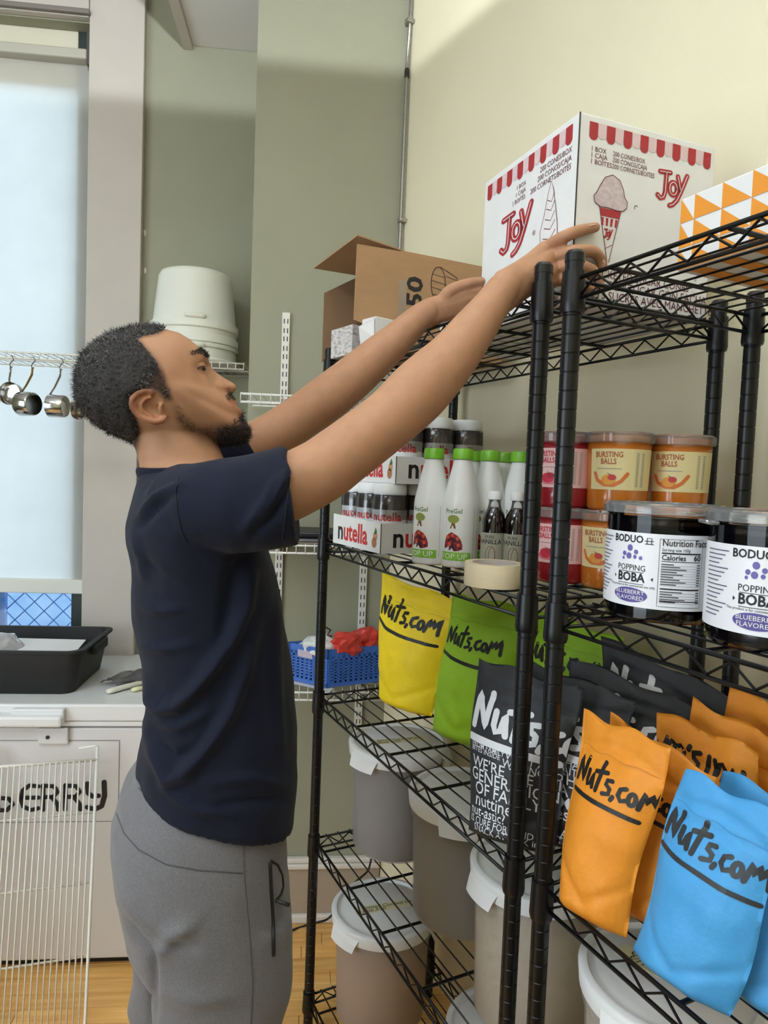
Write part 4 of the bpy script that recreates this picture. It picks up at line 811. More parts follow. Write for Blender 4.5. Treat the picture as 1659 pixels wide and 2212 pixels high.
# ------------------------------------------------------------ ventilated wall shelves
def vent_shelf(label, s0, s1, depth, zz, t0, lip=.022, pitch=.0254):
    t = thing('wire_wall_shelf', label, 'shelf', bw(s0, t0, zz), TH, 'white ventilated wall shelves')
    L = s1 - s0
    for y, z_ in ((-.004, 0), (-depth * .5, -.004), (-depth, 0), (-depth - .002, -lip)): put('rod', MB().tube([(0, y, z_), (L, y, z_)], .0032, 8), WIRE, t, smooth=True)
    me = MB().tube([(0, -.002, .003), (0, -depth, .003), (0, -depth - .0035, 0), (0, -depth - .0045, -lip)], .0014, 5).mesh('deck_wire', WIRE)
    n = int(L / pitch)
    for k in range(n + 1): put('deck_wire', me, None, t, loc=(.001 + k * (L - .002) / n, 0, 0))
    return t
vent_shelf('white ventilated wire shelf high on the wall, holding the buckets', -1.55, -.20, .305, 1.85, .346, .019)
vent_shelf('short white ventilated wire shelf beside the face of the man, topmost on the strips', -.165, .24, .34, 1.712, -.016)
vent_shelf('white ventilated wire shelf behind the elbow, carrying a black tray', -.165, .26, .25, 1.294, -.016)
vent_shelf('white ventilated wire shelf carrying the blue basket', -.165, .30, .22, .853, -.016)
SLOT = M('slot_dark', (60, 62, 60), .8)
def standard(label, s_, z0, z1):
    t = thing('slotted_strip', label, 'bracket', bw(s_, 0, z0), TH, 'slotted wall strips')
    put('strip', MB().bbox(-.0125, .0125, -.0125, -.0005, 0, z1 - z0, .002), WIRE, t)
    k = 0; z_ = z1 - z0 - .028; me = MB().box(-.0015, .0015, -.0130, -.0122, -.0075, .0075).mesh('slot', SLOT)
    while z_ > .02:
        for x in (-.0055, .0055): put('slot', me, None, t, loc=(x, 0, z_))
        z_ -= .026 if k % 2 else .030; k += 1
standard('white slotted shelf strip on the wall by the face of the man', -.066, .55, 2.012); standard('white slotted shelf strip on the wall behind the shelving post', .210, .55, 1.72)
for s_, z_, w_ in ((-.066, 1.712, 'white steel bracket under the topmost shelf, by the face of the man'), (-.066, 1.294, 'white steel bracket under the black tray, on the left strip'), (.21, 1.294, 'white steel bracket level with the black tray, on the right strip'), (-.066, .853, 'white steel bracket left of the blue basket, under its shelf'), (.21, .853, 'white steel bracket under the far end of the blue basket shelf')):
    tag(put('shelf_bracket', MB().add([(-.004, -.012, -.006), (-.004, -.20, -.006), (-.004, -.20, -.014), (-.004, -.012, -.05), (.004, -.012, -.006), (.004, -.20, -.006), (.004, -.20, -.014), (.004, -.012, -.05)], [(0, 1, 2, 3), (7, 6, 5, 4), (0, 4, 5, 1), (1, 5, 6, 2), (2, 6, 7, 3), (3, 7, 4, 0)]), WIRE, loc=bw(s_, 0, z_), rz=TH), w_, 'bracket', 'wall shelf brackets')
bt = thing('black_tray', 'flat black tray lying on the wall shelf behind the elbow', 'tray', bw(-.11, -.135, 1.30), TH)
put('tray_shell', MB().bbox(0, .245, -.09, .10, 0.0, .016, .004).bbox(-.006, .25, -.10, .105, .016, .03, .004), M('tray_black', (26, 26, 28), .4), bt)
put('label_strip', MB().box(.02, .225, -.0945, -.0935, .003, .010), M('strip_grey', (120, 118, 122), .5), bt)
# blue basket with packets
BB = M('basket_blue', (62, 108, 190), .5); HOLE = M('basket_gap', (30, 54, 110), .8)
bk = thing('blue_basket', 'blue plastic mesh basket on the wall shelf behind the dark post', 'basket', bw(.098, -.215, .862), TH + R(-2))
e1, e2 = Vector((.205, .09, 0)), Vector((-.125, .085, 0)); hh = .115
def side(p, e, nm, flip=False):
    n = e.cross(Vector((0, 0, 1))).normalized() * (.003 if not flip else -.003); L = e.length; eu = e.normalized()
    mb = MB(); nvb, nhb = int(L / .016), 8
    def bar(a, b, w, v0, v1): mb.add([p + eu * a + Vector((0, 0, v0)) + n * .0, p + eu * b + Vector((0, 0, v0)), p + eu * b + Vector((0, 0, v1)), p + eu * a + Vector((0, 0, v1)), p + eu * a + Vector((0, 0, v0)) + n, p + eu * b + Vector((0, 0, v0)) + n, p + eu * b + Vector((0, 0, v1)) + n, p + eu * a + Vector((0, 0, v1)) + n], [(3, 2, 1, 0), (4, 5, 6, 7), (0, 1, 5, 4), (1, 2, 6, 5), (2, 3, 7, 6), (3, 0, 4, 7)])
    bar(0, L, 0, 0, .012); bar(0, L, 0, hh - .03, hh); bar(0, .012, 0, 0, hh); bar(L - .012, L, 0, 0, hh)
    for k in range(1, nvb): bar(k * L / nvb - .0045, k * L / nvb + .0045, 0, .01, hh - .02)
    for k in range(1, nhb): z_ = .012 + k * (hh - .042) / nhb; bar(.005, L - .005, 0, z_ - .0024, z_ + .0024)
    return mb
q0 = Vector((0, 0, 0))
put('basket_side', side(q0, e1, ''), BB, bk); put('basket_side', side(q0, e2, '', True), BB, bk); put('basket_side', side(e2, e1, '', True), BB, bk); put('basket_side', side(e1, e2, ''), BB, bk)
put('basket_floor', MB().add([q0, e1, e1 + e2, e2], [(0, 1, 2, 3)]), HOLE, bk)
put('side_label', MB().add([e2 * .35 + Vector((-.004, -.003, .078)), e2 * .72 + Vector((-.004, -.003, .078)), e2 * .72 + Vector((-.004, -.003, .10)), e2 * .35 + Vector((-.004, -.003, .10))], [(0, 1, 2, 3)]), M('basket_label', (190, 176, 190), .5), bk)
BKM = MW[bk.name]
tag(put('cotton_bag', crumple(.062, .05, .035, 8.1, 30, .3), M('bag_white', (222, 222, 220), .5, var=.05, vscale=40), smooth=True, loc=BKM @ Vector((-.02, .075, .105)), rz=TH), 'crumpled white plastic bag heaped in the blue basket', 'bag')
REDP = M('packet_red', (206, 62, 50), .4, var=.1, vscale=30)
for i, (x, y, z_, sx, sd, w) in enumerate(((.055, .055, .115, .05, 2.2, 'crumpled red packet at the near end of the blue basket'), (.125, .10, .122, .055, 5.7, 'crumpled red packet at the far end of the blue basket'))):
    tag(put('red_packet', crumple(sx, .038, .036, sd, 14, .5), REDP, loc=BKM @ Vector((x, y, z_)), rz=TH + R(20)), w, 'packet', 'red packets in the basket')
tag(put('clear_wrapper', crumple(.04, .03, .02, 9.9, 24, .4), FILM, smooth=True, loc=BKM @ Vector((.165, .125, .115))), 'clear wrapper poking out of the far end of the blue basket', 'packaging')
cl = [(.0, .06, .12), (-.02, .065, .135), (-.035, .06, .15), (-.03, .06, .165), (-.01, .065, .168), (.005, .065, .16), (-.005, .065, .145), (.01, .065, .14)]
tag(put('black_clip', MB().tube([BKM @ Vector(p) for p in cl], .0025, 8), M('clip_black', (20, 20, 22), .4), smooth=True), 'black looped wire clip standing out of the blue basket', 'clip')
tag(put('white_liner', MB().add([BKM @ Vector(p) for p in ((-.13, .06, -.004), (0.01, -.03, -.004), (.02, .0, -.002), (-.12, .09, -.002))], [(0, 1, 2, 3)]), M('card_white')), 'white paper sheet under the blue basket on the wire shelf', 'paper')
# buckets turned over on the high shelf
BKT = M('bucket_white', (222, 222, 210), .4, var=.02, vscale=8, sub=.0)
def bucket(label, loc, h, handle_z):
    t = thing('bucket', label, 'bucket', loc, camang(loc), 'white buckets')
    r = .141
    put('bucket_wall', MB().lathe([(r + .004, 0), (r + .006, .004), (r + .004, .012), (r, .014), (r, .06), (r + .006, .063), (r + .006, .085), (r - .004, .095), (r - .020, h - .018), (r - .027, h - .005), (r - .04, h), (0, h)], 56), BKT, t, angle=60)
    put('grip', MB().tube([((r + .002) * math.cos(a), (r + .002) * math.sin(a), handle_z) for a in [-.25 + k * .055 for k in range(10)]], [.003] + [.009] * 8 + [.003], 10), BKT, t, smooth=True)
bucket('upside-down white bucket at the bottom of the nested pair', bw(-.385, .185, 1.857), .27, .05)
bucket('upside-down white bucket nested on top of the other bucket', bw(-.385, .185, 1.903), .262, .095)
# measuring cups on hooks
STEEL = M('cup_steel', (190, 188, 184), .14, 1.0, spec=.6); BRASS = M('cup_brass', (176, 150, 84), .3, .9)
def mcup(label, s_, r, dp, yaw, tilt, z_, mat, hl):
    t = thing('measuring_cup', label, 'measuring cup', bw(s_, .025, 1.829), TH, 'measuring cups on hooks')
    put('hook', MB().tube([(0, 0, .006), (.004, 0, .004), (.008, 0, -.006), (.0, 0, -.014), (-.004, 0, -.022), (0, 0, -.03), (.005, 0, -.027)], .0018, 6), M('hook_steel', (110, 108, 106), .3, .9), t, smooth=True)
    put('handle', MB().tube([(0, 0, -.026), (-.002, 0, -.05), (-.004 - .03 * tilt, 0, -.03 - hl * .7), (-.004 - .06 * tilt, 0, -.03 - hl)], [(.002, .007), (.0022, .0085), (.0022, .0075), (.002, .006)], 8), mat, t, smooth=True)
    m = Matrix.Translation((-.004 - .06 * tilt, 0, -.03 - hl - r)) @ Matrix.Rotation(yaw, 4, 'Z') @ Matrix.Rotation(R(90), 4, 'Y')
    put('bowl', MB().lathe([(0, dp - .0012), (r * .86, dp - .0012), (r * .94, dp - .006), (r - .0012, 0), (r, -.0012), (r * .98 + .001, .001), (r * .96, dp - .004), (r * .88, dp), (0, dp)], 36).xf(m), STEEL, t, angle=50)
mcup('small steel measuring cup leftmost, cut off by the picture edge', -.972, .024, .025, R(-60), 0, 0, STEEL, .085)
mcup('steel measuring cup showing its round base, hanging left of the brass-handled one', -.918, .036, .024, R(80), 0, 0, STEEL, .045)
mcup('steel measuring cup on a brass-coloured handle', -.853, .038, .048, R(-24), .45, 0, BRASS, .074)
mcup('steel measuring cup with a steel handle, its side facing right', -.768, .036, .050, R(-6), .45, 0, STEEL, .078)
mcup('steel measuring cup half hidden behind the head of the man', -.690, .036, .03, R(65), .3, 0, STEEL, .082)
# ------------------------------------------------------------ the man
from mathutils.bvhtree import BVHTree
HC = at(345, 832, 1.04); FA = R(-10)
FV = Vector((math.cos(FA), math.sin(FA), 0)); LT = Vector((FV.y, -FV.x, 0)); UZ = Vector((0, 0, 1))   # ahead of him, his right (towards the camera), up
def sp(u, v, lat=0.0): return onplane(u, v, HC + LT * lat, LT)
def fz_(u, v, lat=0.0):
    q = sp(u, v, lat) - HC; return (q.dot(FV), q.z)
def S3(f, z, lat): return HC + FV * f + UZ * z + LT * lat
man = thing('person', 'man in a navy t-shirt and grey trousers reaching up to hold the cone carton', 'person', (sp(430, 1800).x, sp(430, 1800).y, 0), 0)
def remesh(mb, voxel, smooth_it, fac=.5):
    me = bpy.data.meshes.new('tmp'); me.from_pydata(mb.v, [], mb.f); bm = bmesh.new(); bm.from_mesh(me); bmesh.ops.remove_doubles(bm, verts=bm.verts, dist=1e-6); bmesh.ops.recalc_face_normals(bm, faces=bm.faces); bm.to_mesh(me); bm.free()
    ob = bpy.data.objects.new('tmp', me); C.objects.link(ob)
    m = ob.modifiers.new('r', 'REMESH'); m.mode = 'VOXEL'; m.voxel_size = voxel
    if smooth_it: s = ob.modifiers.new('s', 'SMOOTH'); s.factor = fac; s.iterations = smooth_it
    dg = bpy.context.evaluated_depsgraph_get(); out = bpy.data.meshes.new_from_object(ob.evaluated_get(dg))
    bpy.data.objects.remove(ob); bpy.data.meshes.remove(me); return out
def loft(mb, slices, n=40, p=2.3, cap=True):      # slices: (centre, axis_a vector, axis_b vector)
    rings = []
    for c, a, b in slices:
        ring = []
        for k in range(n):
            t = 2 * math.pi * k / n; ct, st = math.cos(t), math.sin(t)
            ring.append(c + a * (math.copysign(abs(ct) ** (2 / p), ct)) + b * (math.copysign(abs(st) ** (2 / p), st)))
        rings.append(ring)
    fs = []
    for i in range(len(rings) - 1):
        for k in range(n): fs.append((i * n + k, i * n + (k + 1) % n, (i + 1) * n + (k + 1) % n, (i + 1) * n + k))
    if cap: fs += [tuple(range(n - 1, -1, -1)), tuple((len(rings) - 1) * n + k for k in range(n))]
    return mb.add([q for r in rings for q in r], fs)
def limb(mb, pts, n=20, sub=6):      # pts: (u, v, depth, radius); smooth interpolation
    P = [at(u, v, d) for u, v, d, r in pts]; Rr = [r for *_, r in pts]; o = []; ro = []
    for i in range(len(P) - 1):
        a, b, c, d = P[max(i - 1, 0)], P[i], P[i + 1], P[min(i + 2, len(P) - 1)]; ra, rb, rc, rd = Rr[max(i - 1, 0)], Rr[i], Rr[i + 1], Rr[min(i + 2, len(P) - 1)]
        for k in range(sub):
            q = k / sub; cr = lambda a, b, c, d: 0.5 * ((2 * b) + (c - a) * q + (2 * a - 5 * b + 4 * c - d) * q * q + (3 * b - a - 3 * c + d) * q ** 3)
            o.append(cr(a, b, c, d)); ro.append(cr(ra, rb, rc, rd))
    o.append(P[-1]); ro.append(Rr[-1])
    t0 = (o[0] - o[1]).normalized(); t1 = (o[-1] - o[-2]).normalized()        # rounded ends
    o = [o[0] + t0 * ro[0] * .8, o[0] + t0 * ro[0] * .5] + o + [o[-1] + t1 * ro[-1] * .5, o[-1] + t1 * ro[-1] * .85]; ro = [ro[0] * .5, ro[0] * .85] + ro + [ro[-1] * .85, ro[-1] * .5]
    return mb.tube(o, ro, n)
# ---- head: profile traced in the sagittal plane, widened by section
PROF = [(357, 714), (382, 718), (405, 730), (425, 746), (438, 759), (446, 769), (450, 783), (462, 795), (482, 807), (504, 818), (509, 826), (505, 835), (496, 841), (496, 845), (505, 853), (511, 861), (508, 868), (519, 874), (523, 881), (521, 889), (520, 896), (529, 908), (537, 918), (539, 929), (533, 941), (518, 949), (495, 951), (465, 953), (430, 962), (380, 966), (330, 962), (290, 952), (254, 938), (224, 922), (200, 900), (183, 874), (180, 846), (182, 815), (193, 783), (215, 758), (250, 733), (288, 719), (318, 714), (340, 712)]
BASE = [(357, 714), (382, 718), (405, 730), (424, 746), (435, 759), (441, 770), (443, 785), (450, 803), (459, 822), (470, 838), (481, 847), (491, 855), (501, 865), (508, 876), (512, 887), (514, 897), (521, 909), (527, 920), (529, 931), (523, 941), (508, 947), (490, 950), (465, 953), (430, 962), (380, 966), (330, 962), (290, 952), (254, 938), (224, 922), (200, 900), (183, 874), (180, 846), (182, 815), (193, 783), (215, 758), (250, 733), (288, 719), (318, 714), (340, 712)]
SIG = [(700, .05), (760, .035), (770, .026), (783, .0095), (800, .0105), (815, .0125), (826, .0145), (838, .0145), (844, .016), (853, .022), (866, .024), (880, .024), (892, .02), (905, .022), (925, .024), (950, .03)]
def interp(tab, x):
    if x <= tab[0][0]: return tab[0][1]
    for (a, b), (c, d) in zip(tab, tab[1:]):
        if x <= c: return b + (d - b) * (x - a) / (c - a)
    return tab[-1][1]
HCX, HCY = 345.0, 832.0
def polar(poly):
    pts = []
    for (x0, y0), (x1, y1) in zip(poly, poly[1:] + poly[:1]):
        for k in range(8): q = k / 8; pts.append((x0 + (x1 - x0) * q - HCX, y0 + (y1 - y0) * q - HCY))
    tab = sorted((math.atan2(-y, x) % (2 * math.pi), math.hypot(x, y)) for x, y in pts)
    return [(tab[-1][0] - 2 * math.pi, tab[-1][1])] + tab + [(tab[0][0] + 2 * math.pi, tab[0][1])]
def table(poly, n=4096):
    t = polar(poly); a = np.arange(n) / n * 2 * math.pi; return np.interp(a, [q[0] for q in t], [q[1] for q in t]).tolist()
TP, TB = table(PROF), table(BASE)
def tl(tab, phi):
    q = phi / (2 * math.pi) * 4096; i = int(q); f = q - i; return tab[i % 4096] * (1 - f) + tab[(i + 1) % 4096] * f
SCL = 1.04 / F; HW = .0765
def gauss(d, s): return math.exp(-(d / s) ** 2)
def head_pt(phi, psi, lift=0.0):
    phi %= 2 * math.pi; rp_, rb_ = tl(TP, phi), tl(TB, phi); c, s = math.cos(phi), math.sin(phi)
    vv = HCY - s * rp_
    face = max(0, math.cos(phi + .45)) ** 2; chin = max(0, math.cos(phi + .62)) ** 3
    a = .80 + .08 * face + .34 * chin
    lat = HW * math.copysign(abs(math.sin(psi)) ** 1.0, psi)
    cp = max(math.cos(psi), 0)
    r = rb_ * cp ** a
    if c > 0: r += (rp_ - rb_) * gauss(lat, interp(SIG, vv)) * 1.0
    al = abs(lat); d = 0.0
    x, y = px(S3(c * r * SCL, s * r * SCL, al))        # where the near half shows in the picture
    d -= .0070 * gauss(math.hypot(x - 433, y - 795), 15) * gauss(al - .032, .020)          # eye socket
    d += .0030 * gauss(math.hypot((x - 436) * .7, y - 769), 13) * gauss(al - .028, .02)     # brow ridge
    d += .0022 * gauss(math.hypot(x - 405, (y - 835) * 1.2), 28)                            # cheekbone
    d -= .0030 * gauss(math.hypot(x - 405, y - 778), 20)                                    # temple
    d -= .0012 * gauss(math.hypot(x - 440, y - 885), 26) * gauss(al - .04, .02)             # cheek hollow
    d += .0030 * gauss(math.hypot(x - 385, y - 925), 26)                                    # jaw corner
    d += .0028 * gauss(math.hypot(x - 492, y - 832), 9) * gauss(al - .014, .008)            # nostril wing
    d -= .0022 * gauss(math.hypot(x - 482, y - 822), 7) * gauss(al - .018, .006)
    d -= .0012 * gauss(math.hypot(x - 481, y - 858), 10) * gauss(al - .024, .012)            # smile line
    p = S3(c * r * SCL, s * r * SCL, lat)
    nrm = (FV * (c * cp) + UZ * (s * cp) + LT * math.sin(psi)).normalized()
    return p + nrm * (d + lift), x, y
skin = MB()
skin.grid(lambda u, v: head_pt(u * 2 * math.pi, (v - .5) * math.pi * .9995)[0], 300, 150, wrap_u=True)
k_ = 300; skin.f += [tuple(range(k_)), tuple(150 * k_ + i for i in range(k_ - 1, -1, -1))]
# neck
def sl(u0, u1, v0, v1, hw): 
    a, b = sp(u0, v0), sp(u1, v1); c = (a + b) / 2; return (c, (b - a) / 2, LT * hw)
loft(skin, [sl(262, 452, 905, 915, .050), sl(280, 466, 945, 950, .055), sl(293, 476, 972, 972, .058), sl(300, 484, 1000, 992, .062), sl(302, 490, 1025, 1015, .072), sl(310, 500, 1065, 1060, .085)], 40, 2.1)
# ear
ear = [(336, 852, .072), (326, 847, .080), (311, 845, .086), (296, 850, .090), (284, 862, .091), (283, 876, .090), (290, 890, .088), (302, 900, .086), (318, 908, .083), (335, 912, .080), (350, 908, .076), (357, 898, .072)]
eo = [sp(u, v, l) for u, v, l in ear]
skin.tube(eo, [.0028, .0034, .0038, .004, .004, .0038, .0034, .0034, .0042, .0052, .0054, .004], 12)
ec = sp(332, 880, .069)
for (a, b) in zip(eo, eo[1:]): skin.add([a, b, ec + (b - ec) * .15, ec + (a - ec) * .15, a - LT * .006, b - LT * .006, ec + (b - ec) * .15 - LT * .006, ec + (a - ec) * .15 - LT * .006], [(0, 1, 2, 3), (7, 6, 5, 4), (0, 4, 5, 1), (1, 5, 6, 2), (2, 6, 7, 3), (3, 7, 4, 0)])
skin.tube([sp(*q) for q in ((328, 858, .082), (312, 862, .085), (303, 873, .0865), (306, 886, .085), (318, 895, .082), (330, 898, .079))], [.0018, .0028, .0032, .0032, .003, .002], 10)
skin.tube([sp(*q) for q in ((349, 872, .072), (345, 880, .078), (347, 890, .077), (343, 899, .074))], [.002, .0036, .0036, .002], 10)
# eyelids
eyc = sp(430, 797, .031)
def lid(pts, r): skin.tube([sp(*q) for q in pts], r, 8)
lid(((416, 803, .0450), (423, 796, .0452), (432, 790.5, .0412), (440, 789.5, .0345), (444, 792, .027)), [.0016, .0030, .0034, .0030, .0018])
lid(((416, 803, .0450), (425, 805, .0442), (434, 804.5, .0398), (441, 801, .0332), (444, 796, .027)), [.0016, .0024, .0026, .0024, .0014])
for sg in (-1,):
    lid(((417, 803, .0445 * sg), (424, 794, .0445 * sg), (433, 788.5, .0400 * sg), (440, 788, .0340 * sg), (444, 791, .027 * sg)), .002); lid(((417, 803, .0445 * sg), (425, 806, .0440 * sg), (434, 806, .0395 * sg), (441, 803, .0330 * sg)), .0018)
# arms
limb(skin, [(520, 1082, .905, .046), (600, 1062, .905, .045), (690, 1019, .907, .0428), (744, 980, .912, .0415), (800, 938, .918, .0405), (850, 898, .928, .0405), (900, 850, .942, .0428), (940, 810, .955, .0405), (978, 770, .967, .0365), (1030, 703, .985, .031), (1062, 660, .994, .0265), (1088, 624, 1.0, .0245)], 28)
limb(skin, [(470, 1000, 1.2, .045), (540, 968, 1.215, .042), (600, 935, 1.225, .041), (655, 898, 1.235, .0405), (705, 862, 1.24, .0415), (760, 818, 1.245, .0395), (815, 770, 1.25, .0355), (862, 728, 1.255, .030), (900, 692, 1.262, .0255), (928, 672, 1.27, .0235)], 28)
# near hand: palm over the carton's front corner, fingers round its right face
JN = Matrix.Rotation(R(-4.7), 3, 'Z'); JO = Vector((0.083, 0.036, 0)); nR = JN @ Vector((0, -1, 0)); nL = JN @ Vector((-1, 0, 0))
def onR(u, v, g): return onplane(u, v, JO + nR * g, nR)
def onL(u, v, g): return onplane(u, v, JO + nL * g, nL)
def chain(pts, r, n=14):
    o = []; ro = []
    for i in range(len(pts) - 1):
        a, b, c, d = pts[max(i - 1, 0)], pts[i], pts[i + 1], pts[min(i + 2, len(pts) - 1)]
        for k in range(5):
            q = k / 5; o.append(0.5 * ((2 * b) + (c - a) * q + (2 * a - 5 * b + 4 * c - d) * q * q + (3 * b - a - 3 * c + d) * q ** 3)); ro.append(r[i] + (r[i + 1] - r[i]) * q)
    o.append(pts[-1]); ro.append(r[-1]); t1 = (o[-1] - o[-2]).normalized(); t0 = (o[0] - o[1]).normalized()
    o = [o[0] + t0 * ro[0] * .7] + o + [o[-1] + t1 * ro[-1] * .45, o[-1] + t1 * ro[-1] * .8]; ro = [ro[0] * .6] + ro + [ro[-1] * .86, ro[-1] * .5]
    skin.tube(o, ro, n)
wr = at(1088, 624, 1.0)
mcp = [onL(1180, 536, .020), onL(1196, 556, .020), onL(1200, 582, .020), onL(1194, 606, .021)]
for i, m_ in enumerate(mcp): chain([wr + LT * .0 + UZ * (.008 - .008 * i), wr.lerp(m_, .5) + LT * .004, m_], [.0195, .0165, .0125], 16)
chain([wr, wr.lerp(mcp[1], .45), mcp[1].lerp(mcp[2], .5)], [.022, .0175, .012], 16)
chain([mcp[0], onR(1224, 509, .013), onR(1258, 497, .0095), onR(1287, 491, .0085)], [.0115, .0098, .0088, .0076])
chain([mcp[1], onR(1240, 543, .018), onR(1280, 544, .0155), onR(1297, 560, .010), onR(1302, 579, .0085)], [.0118, .0102, .0096, .0086, .0076])
chain([mcp[2], onR(1243, 574, .017), onR(1276, 583, .014), onR(1291, 602, .0095), onR(1296, 620, .0085)], [.0115, .01, .0092, .0084, .0074])
chain([mcp[3], onR(1240, 603, .014), onR(1264, 615, .0115), onR(1280, 630, .0085)], [.0105, .009, .0082, .0068])
chain([wr.lerp(mcp[0], .3), onL(1150, 622, .018), onL(1172, 640, .012), onL(1190, 646, .010)], [.014, .0115, .010, .008])
# far hand on the carton's far side
wf = at(928, 672, 1.27); fm = [at(1003, 632, 1.268), at(1010, 645, 1.272), at(1012, 660, 1.278), at(1006, 676, 1.284)]
for i, m_ in enumerate(fm): chain([wf + UZ * (.006 - .006 * i), wf.lerp(m_, .5), m_], [.0185, .0165, .0125], 14)
chain([fm[0], at(1035, 630, 1.275), at(1062, 634, 1.285), at(1082, 640, 1.295)], [.0115, .0098, .009, .0075])
chain([fm[1], at(1042, 645, 1.28), at(1070, 650, 1.29), at(1090, 655, 1.298)], [.0118, .01, .009, .0078])
chain([fm[2], at(1042, 662, 1.285), at(1070, 668, 1.293), at(1086, 672, 1.3)], [.0115, .0098, .0088, .0075])
chain([fm[3], at(1032, 680, 1.29), at(1052, 686, 1.298), at(1068, 690, 1.302)], [.0105, .009, .008, .0068])
chain([wf.lerp(fm[0], .35), at(972, 630, 1.26), at(1010, 614, 1.262), at(1040, 608, 1.27)], [.015, .0125, .0105, .0085])
me = remesh(skin, .0021, 5, .5)
# skin tone map: lips, ear, beard stubble; scalp painted dark as stubble and hair shade
def inside(poly, x, y):
    c = False
    for (x0, y0), (x1, y1) in zip(poly, poly[1:] + poly[:1]):
        if (y0 > y) != (y1 > y) and x < (x1 - x0) * (y - y0) / (y1 - y0) + x0: c = not c
    return c
HAIR = [(360, 704), (350, 714), (330, 721), (308, 725), (294, 732), (306, 743), (322, 763), (336, 779), (349, 799), (356, 819), (362, 836), (369, 862), (358, 862), (342, 846), (322, 840), (300, 843), (279, 855), (280, 880), (291, 905), (300, 925), (298, 955), (292, 985), (270, 978), (240, 960), (196, 938), (160, 890), (155, 830), (170, 765), (220, 718), (280, 695), (340, 690)]
BEARD = [(381, 880), (390, 888), (403, 908), (425, 922), (450, 926), (475, 922), (500, 916), (516, 906), (524, 892), (532, 900), (552, 915), (552, 945), (530, 958), (495, 962), (460, 962), (430, 958), (412, 940), (398, 922), (386, 905)]
MOUST = [(486, 872), (488, 856), (494, 845), (507, 850), (514, 858), (508, 864), (498, 863), (491, 874)]
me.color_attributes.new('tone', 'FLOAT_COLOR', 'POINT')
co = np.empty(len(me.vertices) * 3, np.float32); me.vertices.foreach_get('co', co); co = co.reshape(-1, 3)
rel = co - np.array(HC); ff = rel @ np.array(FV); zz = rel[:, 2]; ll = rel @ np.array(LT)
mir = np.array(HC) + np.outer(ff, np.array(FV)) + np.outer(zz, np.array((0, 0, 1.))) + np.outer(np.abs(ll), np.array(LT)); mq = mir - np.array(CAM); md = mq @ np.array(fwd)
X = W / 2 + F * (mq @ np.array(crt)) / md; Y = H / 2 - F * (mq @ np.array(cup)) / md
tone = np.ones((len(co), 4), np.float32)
def pdist(poly, X, Y):       # signed soft distance (px), negative inside
    d = np.full(X.shape, 1e9); ins = np.zeros(X.shape, bool)
    for (x0, y0), (x1, y1) in zip(poly, poly[1:] + poly[:1]):
        dx, dy = x1 - x0, y1 - y0; t = np.clip(((X - x0) * dx + (Y - y0) * dy) / (dx * dx + dy * dy + 1e-9), 0, 1); d = np.minimum(d, np.hypot(X - x0 - t * dx, Y - y0 - t * dy))
        with np.errstate(divide='ignore', invalid='ignore'): c = ((y0 > Y) != (y1 > Y)) & (X < dx * (Y - y0) / (dy if dy else 1e-9) + x0)
        ins ^= c
    return np.where(ins, -d, d)
hd = (np.abs(ll) < .12) & (ff < .19) & (zz < .16) & (zz > -.2)
def mul(mask, rgb):
    for i in range(3): tone[:, i] *= 1 - mask * (1 - rgb[i])
sm_ = lambda d, w: np.clip(.5 - d / w, 0, 1)
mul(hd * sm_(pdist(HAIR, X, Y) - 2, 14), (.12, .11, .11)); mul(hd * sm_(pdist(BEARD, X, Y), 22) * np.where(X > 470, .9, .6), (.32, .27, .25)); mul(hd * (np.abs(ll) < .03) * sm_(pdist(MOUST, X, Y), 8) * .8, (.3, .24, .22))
mul(hd * sm_(pdist([(372, 868), (395, 900), (430, 925), (480, 920), (440, 950), (400, 930), (378, 900)], X, Y), 22) * .45, (.5, .46, .44))
mul(hd * (np.abs(ll) < .028) * sm_(pdist([(491, 869), (506, 861), (515, 862), (526, 874), (527, 884), (518, 888), (500, 880)], X, Y), 6), (.84, .64, .64))
mul(hd * (np.abs(ll) < .022) * np.exp(-((X - 493) ** 2 + ((Y - 840) * 1.6) ** 2) / 22) * .8, (.3, .2, .18))  # shade of the nostril hollow painted as a dark spot
mul(hd * (ll > .076) * .7, (.92, .72, .68)); mul(hd * np.exp(-((X - 505) ** 2 + (Y - 825) ** 2) / 250) * .5, (1, .82, .8))
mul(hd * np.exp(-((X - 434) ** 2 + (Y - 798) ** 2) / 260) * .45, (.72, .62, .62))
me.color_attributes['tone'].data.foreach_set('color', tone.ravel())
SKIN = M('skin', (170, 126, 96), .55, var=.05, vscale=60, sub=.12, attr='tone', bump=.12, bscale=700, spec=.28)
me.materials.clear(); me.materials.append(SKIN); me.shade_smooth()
inv = MW[man.name].inverted()
me.transform(inv); body = put('body', me, None, man)
